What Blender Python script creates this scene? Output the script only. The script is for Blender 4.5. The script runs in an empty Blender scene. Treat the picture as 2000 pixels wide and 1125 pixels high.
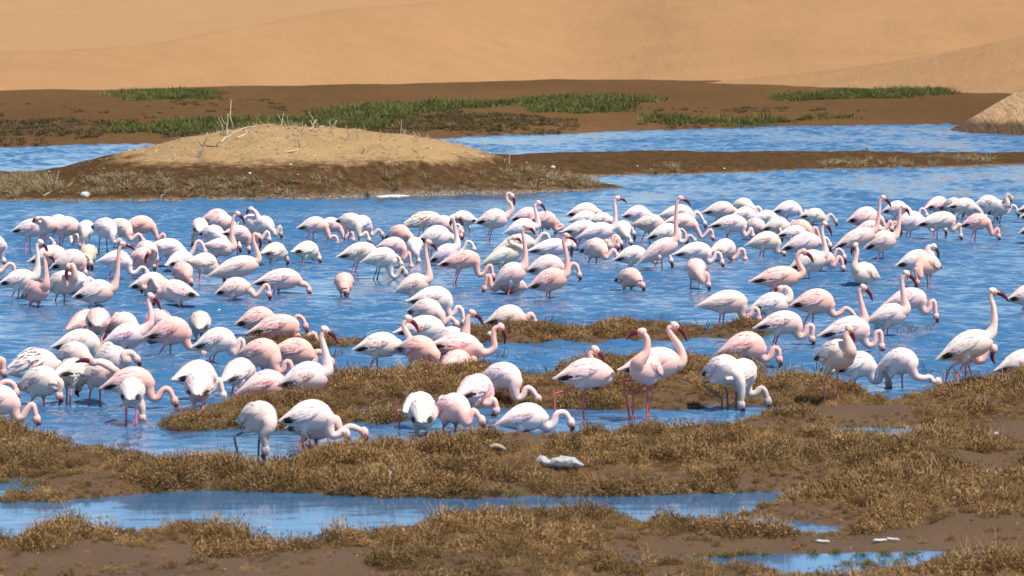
import bpy, bmesh, math, random
import numpy as np
from mathutils import Vector, Matrix

random.seed(7); np.random.seed(7)
SC = bpy.context.scene
COL = SC.collection

# ------------------------------------------------------------------ camera
CAM_H, FPX, W0, H0, HORIZ = 4.08, 8000.0, 2000.0, 1125.0, 4.0
PITCH = math.atan((H0/2-HORIZ)/FPX)
cam_d = bpy.data.cameras.new('camera'); cam = bpy.data.objects.new('camera', cam_d); COL.objects.link(cam)
cam.location = (0, 0, CAM_H); cam.rotation_euler = (math.pi/2-PITCH, 0, 0)
cam_d.sensor_width = 36; cam_d.lens = 36*FPX/W0
cam_d.clip_start = 1; cam_d.clip_end = 3000
cam_d.dof.use_dof = True; cam_d.dof.focus_distance = 58; cam_d.dof.aperture_fstop = 6.3
SC.camera = cam

# ------------------------------------------------------------------ sky, sun, exposure
SUN_EL, SUN_AZ = math.radians(62), math.radians(128)       # azimuth clockwise from +Y (view direction)
world = bpy.data.worlds.new('World'); SC.world = world; world.use_nodes = True
wn = world.node_tree; wn.nodes.clear()
sky = wn.nodes.new('ShaderNodeTexSky'); sky.sky_type = 'NISHITA'; sky.sun_disc = False
sky.sun_elevation = SUN_EL; sky.sun_rotation = SUN_AZ
sky.air_density = 1.0; sky.dust_density = 0.0; sky.ozone_density = 4.5
bg = wn.nodes.new('ShaderNodeBackground'); bg.inputs[1].default_value = 0.12
wo = wn.nodes.new('ShaderNodeOutputWorld')
wn.links.new(sky.outputs[0], bg.inputs[0]); wn.links.new(bg.outputs[0], wo.inputs[0])
sun_d = bpy.data.lights.new('sun', 'SUN'); sun_d.energy = 5.0; sun_d.angle = math.radians(0.55); sun_d.color = (1, .94, .84)
sun = bpy.data.objects.new('sun', sun_d); COL.objects.link(sun)
sdir = Vector((math.sin(SUN_AZ)*math.cos(SUN_EL), math.cos(SUN_AZ)*math.cos(SUN_EL), math.sin(SUN_EL)))
sun.rotation_euler = sdir.to_track_quat('Z', 'Y').to_euler(); sun.location = sdir*50
vs = SC.view_settings
vs.view_transform = 'Standard'; vs.look = 'None'; vs.gamma = 1; vs.use_curve_mapping = False; vs.exposure = 0.42

# ------------------------------------------------------------------ helpers
cp, sp = math.cos(PITCH), math.sin(PITCH)
def ray(px, py):
    cx, cy = (px-W0/2)/FPX, (H0/2-py)/FPX
    return np.array((cx, cp+cy*sp, cy*cp-sp))
def gnd(px, py, z=0.0):
    r = ray(px, py); t = (z-CAM_H)/r[2]; return np.array((r[0]*t, r[1]*t, z))
def atY(px, py, Y):
    r = ray(px, py); t = Y/r[1]; return np.array((r[0]*t, Y, CAM_H+r[2]*t))
def pxs(Y): return FPX/Y                                     # pixels per metre at distance Y

def tag(o, label=None, cat=None, group=None, kind=None):
    if label: o['label'] = label
    if cat: o['category'] = cat
    if group: o['group'] = group
    if kind: o['kind'] = kind
    return o
def mesh_obj(name, verts, faces, mat=None, parent=None, smooth=True, link=True):
    me = bpy.data.meshes.new(name); me.from_pydata([tuple(v) for v in verts], [], faces)
    if smooth: me.shade_smooth()
    o = bpy.data.objects.new(name, me)
    if mat is not None:
        for m in (mat if isinstance(mat, (list, tuple)) else [mat]): me.materials.append(m)
    if link: COL.objects.link(o)
    if parent: o.parent = parent
    return o
def set_attr(me, name, arr):
    a = me.color_attributes.new(name, 'FLOAT_COLOR', 'POINT')
    arr = np.asarray(arr, dtype=np.float32)
    if arr.shape[1] == 3: arr = np.concatenate([arr, np.ones((len(arr), 1), np.float32)], 1)
    a.data.foreach_set('color', arr.ravel())

def vnoise(x, y, seed=0):
    xi, yi = np.floor(x).astype(np.int64), np.floor(y).astype(np.int64); xf, yf = x-xi, y-yi
    u, v = xf*xf*(3-2*xf), yf*yf*(3-2*yf)
    def h(a, b):
        n = (a*374761393+b*668265263+seed*974634777) & 0xffffffff
        n = ((n ^ (n >> 13))*1274126177) & 0xffffffff
        return ((n ^ (n >> 16)) & 0xffff)/65535.0
    return (h(xi, yi)*(1-u)+h(xi+1, yi)*u)*(1-v)+(h(xi, yi+1)*(1-u)+h(xi+1, yi+1)*u)*v
def fbm(x, y, seed=0, oct=4):
    s, a, t = 0, 1, 0
    for i in range(oct):
        s = s+a*vnoise(x*2**i+i*17.3, y*2**i-i*9.1, seed+i); t += a; a *= .5
    return s/t*2-1
def sdist(poly, x, y):
    """signed distance, positive inside"""
    p = np.asarray(poly); n = len(p); d = np.full(x.shape, 1e9); ins = np.zeros(x.shape, bool)
    for i in range(n):
        a, b = p[i], p[(i+1) % n]; e = b-a; l2 = max(e@e, 1e-9)
        t = np.clip(((x-a[0])*e[0]+(y-a[1])*e[1])/l2, 0, 1)
        d = np.minimum(d, np.hypot(x-a[0]-t*e[0], y-a[1]-t*e[1]))
        c = ((a[1] > y) != (b[1] > y)) & (x < (b[0]-a[0])*(y-a[1])/((b[1]-a[1]) if abs(b[1]-a[1]) > 1e-9 else 1e-9)+a[0])
        ins ^= c
    return np.where(ins, d, -d)
def gpoly(pts): return [gnd(px, py)[:2] for px, py in pts]
def sstep(a, b, x):
    t = np.clip((x-a)/(b-a), 0, 1); return t*t*(3-2*t)
def grid_mesh(name, X, Y, Z, mat):
    r, c = X.shape
    V = np.stack([X.ravel(), Y.ravel(), Z.ravel()], 1)
    i = np.arange(r*c).reshape(r, c)
    F = np.stack([i[:-1, :-1].ravel(), i[:-1, 1:].ravel(), i[1:, 1:].ravel(), i[1:, :-1].ravel()], 1)
    me = bpy.data.meshes.new(name)
    me.vertices.add(len(V)); me.vertices.foreach_set('co', V.astype(np.float32).ravel())
    me.loops.add(F.size); me.loops.foreach_set('vertex_index', F.astype(np.int32).ravel())
    me.polygons.add(len(F)); me.polygons.foreach_set('loop_start', (np.arange(len(F))*4).astype(np.int32))
    me.update(calc_edges=True); me.validate(); me.shade_smooth()
    me.materials.append(mat)
    o = bpy.data.objects.new(name, me); COL.objects.link(o)
    return o

# ------------------------------------------------------------------ materials
class N:
    def __init__(s, name):
        s.m = bpy.data.materials.new(name); s.m.use_nodes = True; s.t = s.m.node_tree
        s.b = s.t.nodes['Principled BSDF']; s.o = s.t.nodes['Material Output']
    def n(s, typ, **kw):
        nd = s.t.nodes.new(typ)
        for k, v in kw.items():
            if k in nd.inputs: nd.inputs[k].default_value = v
            else: setattr(nd, k, v)
        return nd
    def l(s, a, b): s.t.links.new(a, b)
    def pos(s, scale=(1, 1, 1)):
        g = s.n('ShaderNodeTexCoord'); mp = s.n('ShaderNodeMapping'); mp.inputs['Scale'].default_value = scale
        s.l(g.outputs['Object'], mp.inputs[0]); return mp.outputs[0]
    def noise(s, scale, detail=4, rough=.55, vec=None, dist=0):
        nd = s.n('ShaderNodeTexNoise'); nd.inputs['Scale'].default_value = scale
        nd.inputs['Detail'].default_value = detail; nd.inputs['Roughness'].default_value = rough; nd.inputs['Distortion'].default_value = dist
        if vec is not None: s.l(vec, nd.inputs['Vector'])
        return nd.outputs['Fac']
    def ramp(s, fac, stops):
        r = s.n('ShaderNodeValToRGB'); e = r.color_ramp.elements
        while len(e) > 1: e.remove(e[-1])
        e[0].position = stops[0][0]; e[0].color = (*stops[0][1], 1)
        for p, c in stops[1:]:
            x = e.new(p); x.color = (*c, 1)
        s.l(fac, r.inputs[0]); return r.outputs[0]
    def mix(s, fac, a, b, mode='MIX'):
        m = s.n('ShaderNodeMix', data_type='RGBA', blend_type=mode)
        for inp, v in ((m.inputs[0], fac), (m.inputs[6], a), (m.inputs[7], b)):
            if hasattr(v, 'is_output'): s.l(v, inp)
            elif isinstance(v, (int, float)): inp.default_value = v
            else: inp.default_value = (*v, 1)
        return m.outputs[2]
    def math(s, op, a, b=0.0, clamp=False):
        m = s.n('ShaderNodeMath', operation=op, use_clamp=clamp)
        for inp, v in ((m.inputs[0], a), (m.inputs[1], b)):
            if hasattr(v, 'is_output'): s.l(v, inp)
            else: inp.default_value = v
        return m.outputs[0]
    def attr(s, name):
        a = s.n('ShaderNodeAttribute'); a.attribute_name = name; return a
    def sep(s, col):
        c = s.n('ShaderNodeSeparateColor'); s.l(col, c.inputs[0]); return c.outputs
    def bump(s, h, strength=.5, dist=.02):
        b = s.n('ShaderNodeBump'); b.inputs['Strength'].default_value = strength; b.inputs['Distance'].default_value = dist
        s.l(h, b.inputs['Height']); s.l(b.outputs[0], s.b.inputs['Normal'])
    def fin(s, col=None, rough=.8, spec=.3):
        if col is not None:
            if hasattr(col, 'is_output'): s.l(col, s.b.inputs['Base Color'])
            else: s.b.inputs['Base Color'].default_value = (*col, 1)
        if hasattr(rough, 'is_output'): s.l(rough, s.b.inputs['Roughness'])
        else: s.b.inputs['Roughness'].default_value = rough
        s.b.inputs['Specular IOR Level'].default_value = spec
        return s.m

# water
w = N('lagoon_water')
p1 = w.pos((1, .6, 1))
n2 = w.noise(9, 3, .55, p1, .3); at = w.attr('amp')
w.bump(w.math('MULTIPLY', n2, w.sep(at.outputs[0])[0]), 1.0, .035)
w.b.inputs['IOR'].default_value = 1.33
WATER = w.fin((.034, .11, .215), .1, .5)

# sand
def sand(name, c1, c2, streak=1.0):
    w = N(name); p = w.pos()
    a = w.noise(.12, 5, .6, w.pos((1, .25, 2))); b = w.noise(1.6, 6, .7, w.pos((1, .35, 1))); gr = w.noise(9, 4, .8, p)
    col = w.ramp(w.math('ADD', w.math('MULTIPLY', a, .55), w.math('MULTIPLY', b, .45)), [(.3, c1), (.7, c2)])
    col = w.mix(w.math('MULTIPLY', gr, .25), col, tuple(x*.7 for x in c1))
    dg = w.n('ShaderNodeMapping'); dg.inputs['Rotation'].default_value = (0, 0, .5); dg.inputs['Scale'].default_value = (.25, 1, 1); w.l(p, dg.inputs[0])
    st = w.noise(.55, 6, .72, dg.outputs[0], .4)
    col = w.mix(w.math('MULTIPLY', w.math('SUBTRACT', st, .4, True), 1.0), col, tuple(x*1.18 for x in c2))
    w.bump(w.math('ADD', w.math('ADD', b, w.math('MULTIPLY', st, 1.6)), w.math('MULTIPLY', gr, .5)), .45*streak, .3)
    return w.fin(col, .92, .0)
SAND = sand('dune_sand', (.288, .16, .075), (.335, .19, .091))  # near face: its darker slope shading is put into the colour
SAND_SUNLIT = sand('sunlit_dune_sand', (.318, .182, .088), (.342, .2, .1), .7)  # same sand, lightened to paint the brighter sunlight on the far slopes
SAND_FOOT = sand('dune_foot_sand', (.295, .165, .077), (.36, .208, .102), 1.2)

# far flat: brown mud with reddish and sandy patches
w = N('brown_flat')
a = w.noise(.07, 5, .6, w.pos((1, .16, 1))); b = w.noise(1.4, 6, .7, w.pos((1, .3, 1))); c = w.noise(7, 4, .8, w.pos((1, .4, 1)))
col = w.ramp(a, [(.32, (.085, .045, .020)), (.5, (.125, .066, .028)), (.68, (.175, .09, .036))])
col = w.mix(w.math('MULTIPLY', b, .75), col, (.055, .029, .013))
col = w.mix(w.math('MULTIPLY', c, .3), col, (.21, .125, .06))
w.bump(w.math('ADD', b, w.math('MULTIPLY', c, .5)), .7, .25)
FLAT = w.fin(col, .9, .0)

# marsh mud
w = N('marsh_mud'); at = w.attr('wet')
a = w.noise(.9, 5, .6, w.pos()); b = w.noise(9, 6, .7, w.pos()); c = w.noise(38, 4, .7, w.pos())
col = w.ramp(a, [(.3, (.062, .033, .014)), (.7, (.108, .058, .025))])
col = w.mix(w.math('MULTIPLY', b, .55), col, (.05, .029, .015))
col = w.mix(w.math('MULTIPLY', c, .4), col, (.15, .088, .044))
col = w.mix(w.sep(at.outputs[0])[1], col, w.mix(c, (.30, .185, .095), (.2, .12, .06)))
w.bump(w.math('ADD', b, w.math('MULTIPLY', c, .4)), .8, .03)
MUD = w.fin(col, w.math('SUBTRACT', .9, w.math('MULTIPLY', w.sep(at.outputs[0])[0], .45)), .3)

# mound: sandy crown over dark mud, colour by height plus noise
w = N('mound_earth'); at = w.attr('wet'); s_ = w.sep(at.outputs[0])
a = w.noise(.8, 5, .65, w.pos()); b = w.noise(5, 6, .7, w.pos()); c = w.noise(22, 4, .75, w.pos())
mud = w.ramp(b, [(.3, (.055, .031, .015)), (.55, (.115, .064, .03)), (.72, (.22, .125, .055))])
snd = w.ramp(w.math('ADD', w.math('MULTIPLY', a, .5), w.math('MULTIPLY', b, .5)), [(.3, (.31, .195, .09)), (.5, (.49, .315, .15)), (.66, (.57, .345, .135))])
snd = w.mix(w.math('SUBTRACT', w.math('MULTIPLY', c, 1.8), .75, True), snd, (.27, .185, .105))
f = w.math('ADD', s_[0], w.math('MULTIPLY', w.math('SUBTRACT', w.math('ADD', w.math('MULTIPLY', a, .5), w.math('MULTIPLY', b, .5)), .5), 1.5))
col = w.mix(w.math('SUBTRACT', w.math('MULTIPLY', f, 2.6), .75, True), mud, snd)
w.bump(w.math('ADD', b, w.math('MULTIPLY', c, .6)), 1.0, .11)
col = w.mix(w.math('MULTIPLY', s_[1], w.math('SUBTRACT', w.math('MULTIPLY', c, 4), 1.7, True)), col, (.55, .50, .40))
MOUND = w.fin(col, .92, .0)

def plant(name, cols, patch, rough=.75):
    w = N(name); oi = w.n('ShaderNodeObjectInfo'); at = w.attr('tw'); s_ = w.sep(at.outputs[0])
    k = w.math('ADD', w.math('MULTIPLY', oi.outputs['Random'], .55), w.math('MULTIPLY', s_[0], .45))
    n = len(cols); col = w.ramp(k, [(.12+.76*i/(n-1), c) for i, c in enumerate(cols)])
    ln = w.noise(.55, 3, .6, oi.outputs['Location']); col = w.mix(w.math('SUBTRACT', w.math('MULTIPLY', ln, 4), 1.75, True), col, w.mix(.55, col, patch))
    col = w.mix(w.math('MULTIPLY', s_[1], .45), col, cols[-1])
    w.fin(col, rough, .04)
    tr = w.n('ShaderNodeBsdfTranslucent'); w.l(col, tr.inputs[0]); mx = w.n('ShaderNodeMixShader'); mx.inputs[0].default_value = .12
    w.l(w.b.outputs[0], mx.inputs[1]); w.l(tr.outputs[0], mx.inputs[2]); w.l(mx.outputs[0], w.o.inputs[0])
    return w.m
M_SAMPH = plant('brown_samphire', [(.045, .026, .010), (.17, .092, .034), (.27, .155, .058), (.36, .21, .085), (.54, .345, .17)], (.14, .095, .042))
M_STRAW = plant('dry_straw', [(.16, .115, .05), (.27, .195, .10), (.37, .28, .16), (.44, .33, .19)], (.2, .12, .05))
M_GREEN = plant('green_grass', [(.055, .055, .017), (.09, .10, .026), (.13, .15, .038), (.20, .20, .07)], (.10, .075, .03))
M_SHOOT = plant('shore_shoots', [(.06, .05, .014), (.12, .10, .028), (.17, .14, .04), (.27, .21, .08)], (.08, .07, .02))
M_SCRUB = plant('dull_scrub', [(.07, .048, .026), (.11, .075, .038), (.12, .095, .04), (.17, .12, .055)], (.10, .075, .03))

# plumage: object colour = base tint, alpha = strength of the red on the wing
def plumage(name, wing=False):
    w = N(name); oi = w.n('ShaderNodeObjectInfo'); at = w.attr('fe'); s_ = w.sep(at.outputs[0])
    a = w.noise(9, 4, .6, w.pos()); b = w.noise(60, 3, .6, w.pos((1, 1, 1)))
    col = w.mix(w.math('MULTIPLY', w.math('SUBTRACT', a, .35, True), 1.1), oi.outputs['Color'], (.80, .47, .39))
    col = w.mix(w.math('MULTIPLY', w.math('SUBTRACT', b, .5, True), .9), col, (.93, .86, .80))
    if wing:
        red = w.math('MULTIPLY', w.math('MULTIPLY', s_[0], oi.outputs['Alpha']), w.math('SUBTRACT', w.math('MULTIPLY', a, 8), 3.9, True))
        col = w.mix(red, col, (.62, .04, .04))
        col = w.mix(s_[1], col, (.018, .015, .015))
        col = w.mix(s_[2], col, (.93, .89, .86))
    else:
        col = w.mix(w.math('MULTIPLY', s_[0], .8), col, (.83, .43, .34))
        col = w.mix(s_[1], col, (.76, .24, .12))
        col = w.mix(s_[2], col, (.33, .28, .25))
    w.bump(w.math('ADD', a, w.math('MULTIPLY', b, .5)), .35, .012)
    w.fin(col, .8, .08)
    w.b.inputs['Sheen Weight'].default_value = .15
    return w.m
M_PLUM, M_WING = plumage('flamingo_plumage'), plumage('flamingo_wing_feathers', True)
w = N('flamingo_leg_skin'); oi = w.n('ShaderNodeObjectInfo')
M_LEG = w.fin(w.mix(oi.outputs['Random'], (.66, .085, .10), (.80, .20, .20)), .45, .4)
w = N('young_leg_skin'); M_LEGJ = w.fin((.16, .12, .12), .5, .3)
w = N('flamingo_bill_horn'); at = w.attr('fe'); s_ = w.sep(at.outputs[0])
M_BILL = w.fin(w.mix(s_[0], w.mix(s_[1], (.05, .008, .014), (.22, .01, .018)), (.012, .005, .007)), .3, .5)
w = N('eye_black'); M_EYE = w.fin((.02, .008, .006), .15, .5)
w = N('dead_wood'); oi = w.n('ShaderNodeObjectInfo')
M_WOOD = w.fin(w.mix(w.math('MULTIPLY', w.noise(14, 4, .6, w.pos()), .5), w.mix(oi.outputs['Random'], (.34, .26, .18), (.52, .43, .32)), (.17, .12, .07)), .85, .2)
w = N('pale_stone'); M_STONE = w.fin(w.mix(w.noise(25, 4, .6, w.pos()), (.42, .37, .30), (.68, .63, .54)), .8, .3)
w = N('shore_clod'); oi = w.n('ShaderNodeObjectInfo'); M_CLOD = w.fin(w.ramp(oi.outputs['Random'], [(.1, (.12, .08, .05)), (.5, (.30, .21, .13)), (.8, (.42, .32, .22)), (1, (.6, .55, .46))]), .9, .2)
w = N('mud_clod'); oi = w.n('ShaderNodeObjectInfo'); M_CLOD2 = w.fin(w.ramp(oi.outputs['Random'], [(0, (.05, .03, .015)), (.6, (.12, .07, .035)), (1, (.24, .15, .075))]), .85, .25)
w = N('white_feather'); M_FEATHER = w.fin((.56, .52, .47), .7, .1)
w = N('salt_crust'); M_SALT = w.fin(w.mix(w.noise(7, 5, .7, w.pos()), (.42, .38, .29), (.74, .72, .64)), .8, .3)
w = N('plastic_film'); w.b.inputs['Transmission Weight'].default_value = .5; w.b.inputs['IOR'].default_value = 1.2
w.bump(w.noise(22, 5, .65, w.pos()), .9, .03); M_BAG = w.fin((.74, .74, .74), .3, .5)

# ================================================================== setting
# ---- water: one flat sheet
def water_sheet():
    pc = np.concatenate([np.arange(-3000, -360, 120.), np.arange(-360, 2360, 6.5), np.arange(2360, 5000, 120.)])
    yr = np.concatenate([np.arange(10, 28, 1.), np.arange(28, 84.5, .06), np.arange(84.5, 98, .25), np.arange(98, 137, .16), np.arange(137, 190, 3.)])
    P, Yg = np.meshgrid(pc, yr); X = (P-1000)/FPX*Yg; rs = np.random.RandomState(5)
    calm = .5+.5*sstep(-.35, .25, fbm(X*.22, Yg*.07, 91, 3)); opn = .06+.94*sstep(34.5, 47, Yg)
    calm = calm*(1-.5*sstep(.0, .35, fbm(X*.35+40, Yg*.1, 17, 3)))
    amp = calm*opn; Z = np.zeros_like(X)
    for i in range(44):
        lam = .15*(4.6**(i/43.)); th = rs.normal(0, .62)+math.pi/2+.18; k = 2*math.pi/lam
        sl = .068*(1.0 if lam > .25 else .8); ph = rs.uniform(0, 6.283)
        Z += sl/k*np.sin(k*(X*math.cos(th)+Yg*math.sin(th))+ph)
    grp = .55+.9*vnoise(X*1.1, Yg*.55, 63)
    Z = Z*amp*grp*np.where(Yg > 137, 0, 1)*(np.abs(P-1000) < 1400)
    o = grid_mesh('lagoon_water', X, Yg, Z, WATER)
    set_attr(o.data, 'amp', np.stack([(amp*grp).ravel()]*3, 1)); return o
tag(water_sheet(), 'rippled blue lagoon water', 'water', kind='structure')
# ground sheet below everything, to the horizon
tag(mesh_obj('ground', [(-900, -60, -.6), (900, -60, -.6), (900, 1500, -.6), (-900, 1500, -.6)], [(0, 1, 2, 3)], SAND, smooth=False), 'sandy desert ground', 'ground', kind='structure')

# ---- near marsh: islands of mud
R1 = [(-500, 1076), (0, 1074), (130, 1060), (270, 1054), (400, 1043), (450, 1050), (520, 1074), (600, 1078), (700, 1060), (800, 1040), (900, 1030),
      (1000, 1021), (1200, 1019), (1330, 1024), (1440, 1036), (1540, 1042), (1600, 1036), (1700, 1020), (2000, 1010), (2600, 1005), (2600, 1420), (-500, 1420)]
R2 = [(-500, 985), (0, 981), (110, 979), (200, 973), (300, 966), (400, 958), (600, 962), (750, 970), (900, 975), (1100, 970), (1300, 967), (1450, 965), (1555, 961),
      (1585, 972), (1540, 984), (1440, 1002), (1395, 1012), (1500, 1014), (1590, 1030), (1700, 1035), (2000, 1030), (2600, 1020),
      (2600, 735), (2100, 742), (1950, 752), (1880, 768), (1800, 783), (1700, 792), (1620, 800), (1560, 810), (1480, 824), (1400, 838), (1250, 850), (1130, 856), (1000, 862),
      (800, 874), (700, 886), (600, 904), (540, 920), (480, 928), (330, 918), (230, 902), (150, 882), (80, 853), (0, 846), (-500, 842)]
R3 = [(318, 840), (360, 843), (480, 839), (560, 836), (640, 818), (700, 801), (780, 799), (900, 800), (1060, 797), (1200, 799), (1330, 799), (1420, 794), (1500, 792), (1620, 800),
      (1720, 790), (1720, 776), (1650, 770), (1600, 764), (1540, 755), (1480, 738), (1400, 716), (1340, 706), (1250, 701), (1180, 706), (1120, 722), (1080, 738), (1000, 745), (900, 742), (800, 740),
      (660, 742), (620, 752), (560, 785), (470, 790), (420, 797), (380, 816), (330, 834)]
R3b = [(640, 826), (700, 828), (775, 824), (765, 817), (690, 817)]
R4 = [(880, 664), (930, 669), (1000, 670), (1150, 669), (1300, 665), (1420, 660), (1530, 650), (1500, 646), (1400, 648), (1300, 646), (1150, 645), (960, 646), (905, 652)]
R4b = [(470, 681), (600, 679), (705, 676), (700, 668), (560, 670), (470, 675)]
PUD = [[(1525, 843), (1580, 850), (1640, 852), (1700, 855), (1765, 860), (1830, 850), (1800, 840), (1700, 836), (1600, 838)],
       [(1235, 1094), (1500, 1087), (1750, 1083), (1910, 1079), (1915, 1090), (1750, 1098), (1650, 1104), (1500, 1108), (1300, 1106)],
       [(-60, 944), (50, 940), (62, 958), (10, 968), (-60, 966)],
       [(1490, 1120), (1560, 1112), (1670, 1112), (1650, 1121)],
       [(1235, 836), (1310, 834), (1330, 842), (1250, 846)],
       [(1385, 1020), (1440, 1016), (1525, 1022), (1535, 1034), (1460, 1036), (1400, 1032)]]
BARE = [[(930, 866), (1010, 858), (1110, 866), (1180, 880), (1100, 892), (1000, 888)], [(1545, 905), (1600, 882), (1760, 872), (1830, 858), (1840, 880), (1700, 905), (1600, 915)],
        [(1840, 845), (1900, 838), (2100, 832), (2100, 868), (1900, 874)], [(1850, 915), (2000, 905), (2000, 935), (1860, 935)],
        [(-500, 1104), (300, 1096), (600, 1094), (760, 1078), (860, 1096), (760, 1130), (700, 1420), (-500, 1420)],
        [(1240, 1072), (1440, 1068), (1600, 1052), (2000, 1040), (2600, 1030), (2600, 1105), (1640, 1112), (1240, 1102)],
        [(1190, 1102), (1900, 1088), (1910, 1110), (1500, 1122), (1190, 1124)]]
SANDY = [[(1720, 1116), (2000, 1098), (2600, 1090), (2600, 1420), (1720, 1420)]]
land = [gpoly(r) for r in (R1, R2, R3, R3b, R4, R4b)]; pud = [gpoly(r) for r in PUD]; bare = [gpoly(r) for r in BARE]
def marsh_sd(x, y):
    n = fbm(x*1.3, y*1.3, 3, 4)*.16+fbm(x*.45, y*.45, 9, 2)*.12
    sd = np.full(x.shape, -9.)
    for p in land: sd = np.maximum(sd, sdist(p, x, y))
    sd = sd+n
    for p in pud: sd = np.minimum(sd, -sdist(p, x, y)+.06*n)
    return sd
def marsh_z(x, y, sd=None):
    if sd is None: sd = marsh_sd(x, y)
    hill = .055+.07*fbm(x*.9, y*.7, 21, 3)+.085*fbm(x*2.3, y*1.7, 71, 2)
    pd_ = np.full(x.shape, -9.)
    for p in pud: pd_ = np.maximum(pd_, sdist(p, x, y))
    flat_ = np.clip(-pd_/.9, .15, 1)                          # pans around the puddles lie low
    z = np.where(sd > 0, flat_*(.035+hill)*(1-np.exp(-np.maximum(sd, 0)/.22))+.018*fbm(x*5, y*5, 5, 3)*np.minimum(np.maximum(sd, 0)*4, 1)-.004, np.maximum(sd*.35, -.3)-.004)
    return z
gx, gy = np.meshgrid(np.arange(-11.5, 11.5, .085), np.arange(22, 56, .085))
sd = marsh_sd(gx, gy); gz = marsh_z(gx, gy, sd)
mo = grid_mesh('marsh_ground', gx, gy, gz, MUD)
wet = np.exp(-np.maximum(sd, 0)/.12); sandy = np.zeros_like(gx)
for r in SANDY: sandy = np.maximum(sandy, np.clip(sdist(gpoly(r), gx, gy)/.3+fbm(gx*3, gy*3, 8, 3)*.8, 0, 1))
set_attr(mo.data, 'wet', np.stack([wet.ravel(), sandy.ravel(), wet.ravel()*0], 1))
tag(mo, 'brown muddy marsh ground with wet edges', 'ground', kind='structure')

# ---- mound and sandbar
BAR = [(-900, 396), (-200, 394), (0, 393), (300, 392), (600, 389), (750, 384), (900, 380), (1050, 375), (1180, 370.5), (1225, 368.5), (1195, 362), (1130, 352), (1145, 346), (1250, 343), (1400, 339), (1600, 333), (1800, 328.5),
       (2000, 323), (2700, 312), (2700, 303), (2000, 305), (1850, 303), (1700, 301), (1500, 300), (1200, 301), (1000, 305), (900, 310), (500, 322), (200, 345), (-200, 348), (-900, 350)]
barp = gpoly(BAR)
mound_px = np.array([(-900, 348), (-100, 346), (60, 342), (120, 330), (200, 306), (270, 290), (330, 277), (390, 264), (450, 252), (500, 247), (545, 244), (600, 247), (700, 255), (780, 262), (840, 272), (900, 286), (950, 301), (1010, 318), (1080, 332), (1130, 342), (1200, 352), (1400, 362), (2800, 366)], float)
YC = 92.0
crest_z = CAM_H+np.array([atY(px, py, YC)[2]-CAM_H for px, py in mound_px])
crest_x = np.array([atY(px, py, YC)[0] for px, py in mound_px])
def bar_sd(x, y): return sdist(barp, x, y)+fbm(x*.7, y*.3, 4, 4)*.35
def bar_z(x, y, sd=None):
    if sd is None: sd = bar_sd(x, y)
    cz = np.maximum(np.interp(x*YC/np.maximum(y, 1)*(.5)+x*.5, crest_x, crest_z)-.12, 0)
    t = (y-YC)/np.where(y < YC, 8.2, 7.0)
    prof = np.clip(1-np.abs(t)**1.5, 0, 1)
    z = .13*(1-np.exp(-np.maximum(sd, 0)/.5))+cz*prof*np.clip(sd/1.0, 0, 1)
    z = z+(fbm(x*1.1, y*1.1, 2, 4)*.07+fbm(x*4, y*4, 12, 2)*.025)*np.clip(sd, 0, 1)
    return np.where(sd > 0, z, np.maximum(sd*.3, -.4))-.004
px_, yy_ = np.meshgrid(np.arange(-700, 2700, 9), np.concatenate([np.arange(82, 102, .16), np.arange(102, 116, .4)]))
bx_ = (px_-1000)/FPX*yy_
sd = bar_sd(bx_, yy_); bz = bar_z(bx_, yy_, sd)
bo = grid_mesh('mound_island', bx_, yy_, bz, MOUND)
set_attr(bo.data, 'wet', np.stack([sstep(.36, .98, bz).ravel(), np.exp(-(np.maximum(sd, 0)/.16)**2).ravel(), 0*bz.ravel()], 1))
tag(bo, 'low island with sandy mound crown and dark muddy bar', 'island', kind='structure')

# ---- far flat
FLATP = [(-900, 298), (-300, 291), (0, 287), (150, 283), (400, 280), (860, 270), (1000, 264), (1200, 258), (1400, 250), (1600, 246.5), (1840, 243.5), (1880, 250), (2000, 262), (2300, 275), (2900, 280), (2900, 120), (-900, 120)]
flp = gpoly(FLATP)
px_, yy_ = np.meshgrid(np.arange(-800, 2800, 12), np.concatenate([np.arange(110, 150, .45), np.arange(150, 290, 1.2)]))
fx_ = (px_-1000)/FPX*yy_
def flat_z(x, y):
    sd = sdist(flp, x, y)+fbm(x*.35, y*.2, 14, 4)*.8
    return np.where(sd > 0, .22*(1-np.exp(-np.maximum(sd, 0)/1.2))+np.maximum(sd-3, 0)*.002+fbm(x*.5, y*.25, 6, 4)*.06*np.clip(sd/2, 0, 1), np.maximum(sd*.2, -.4))-.004
fo = grid_mesh('mud_flat', fx_, yy_, flat_z(fx_, yy_), FLAT)
tag(fo, 'brown mud flat below the dunes', 'ground', kind='structure')

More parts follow.
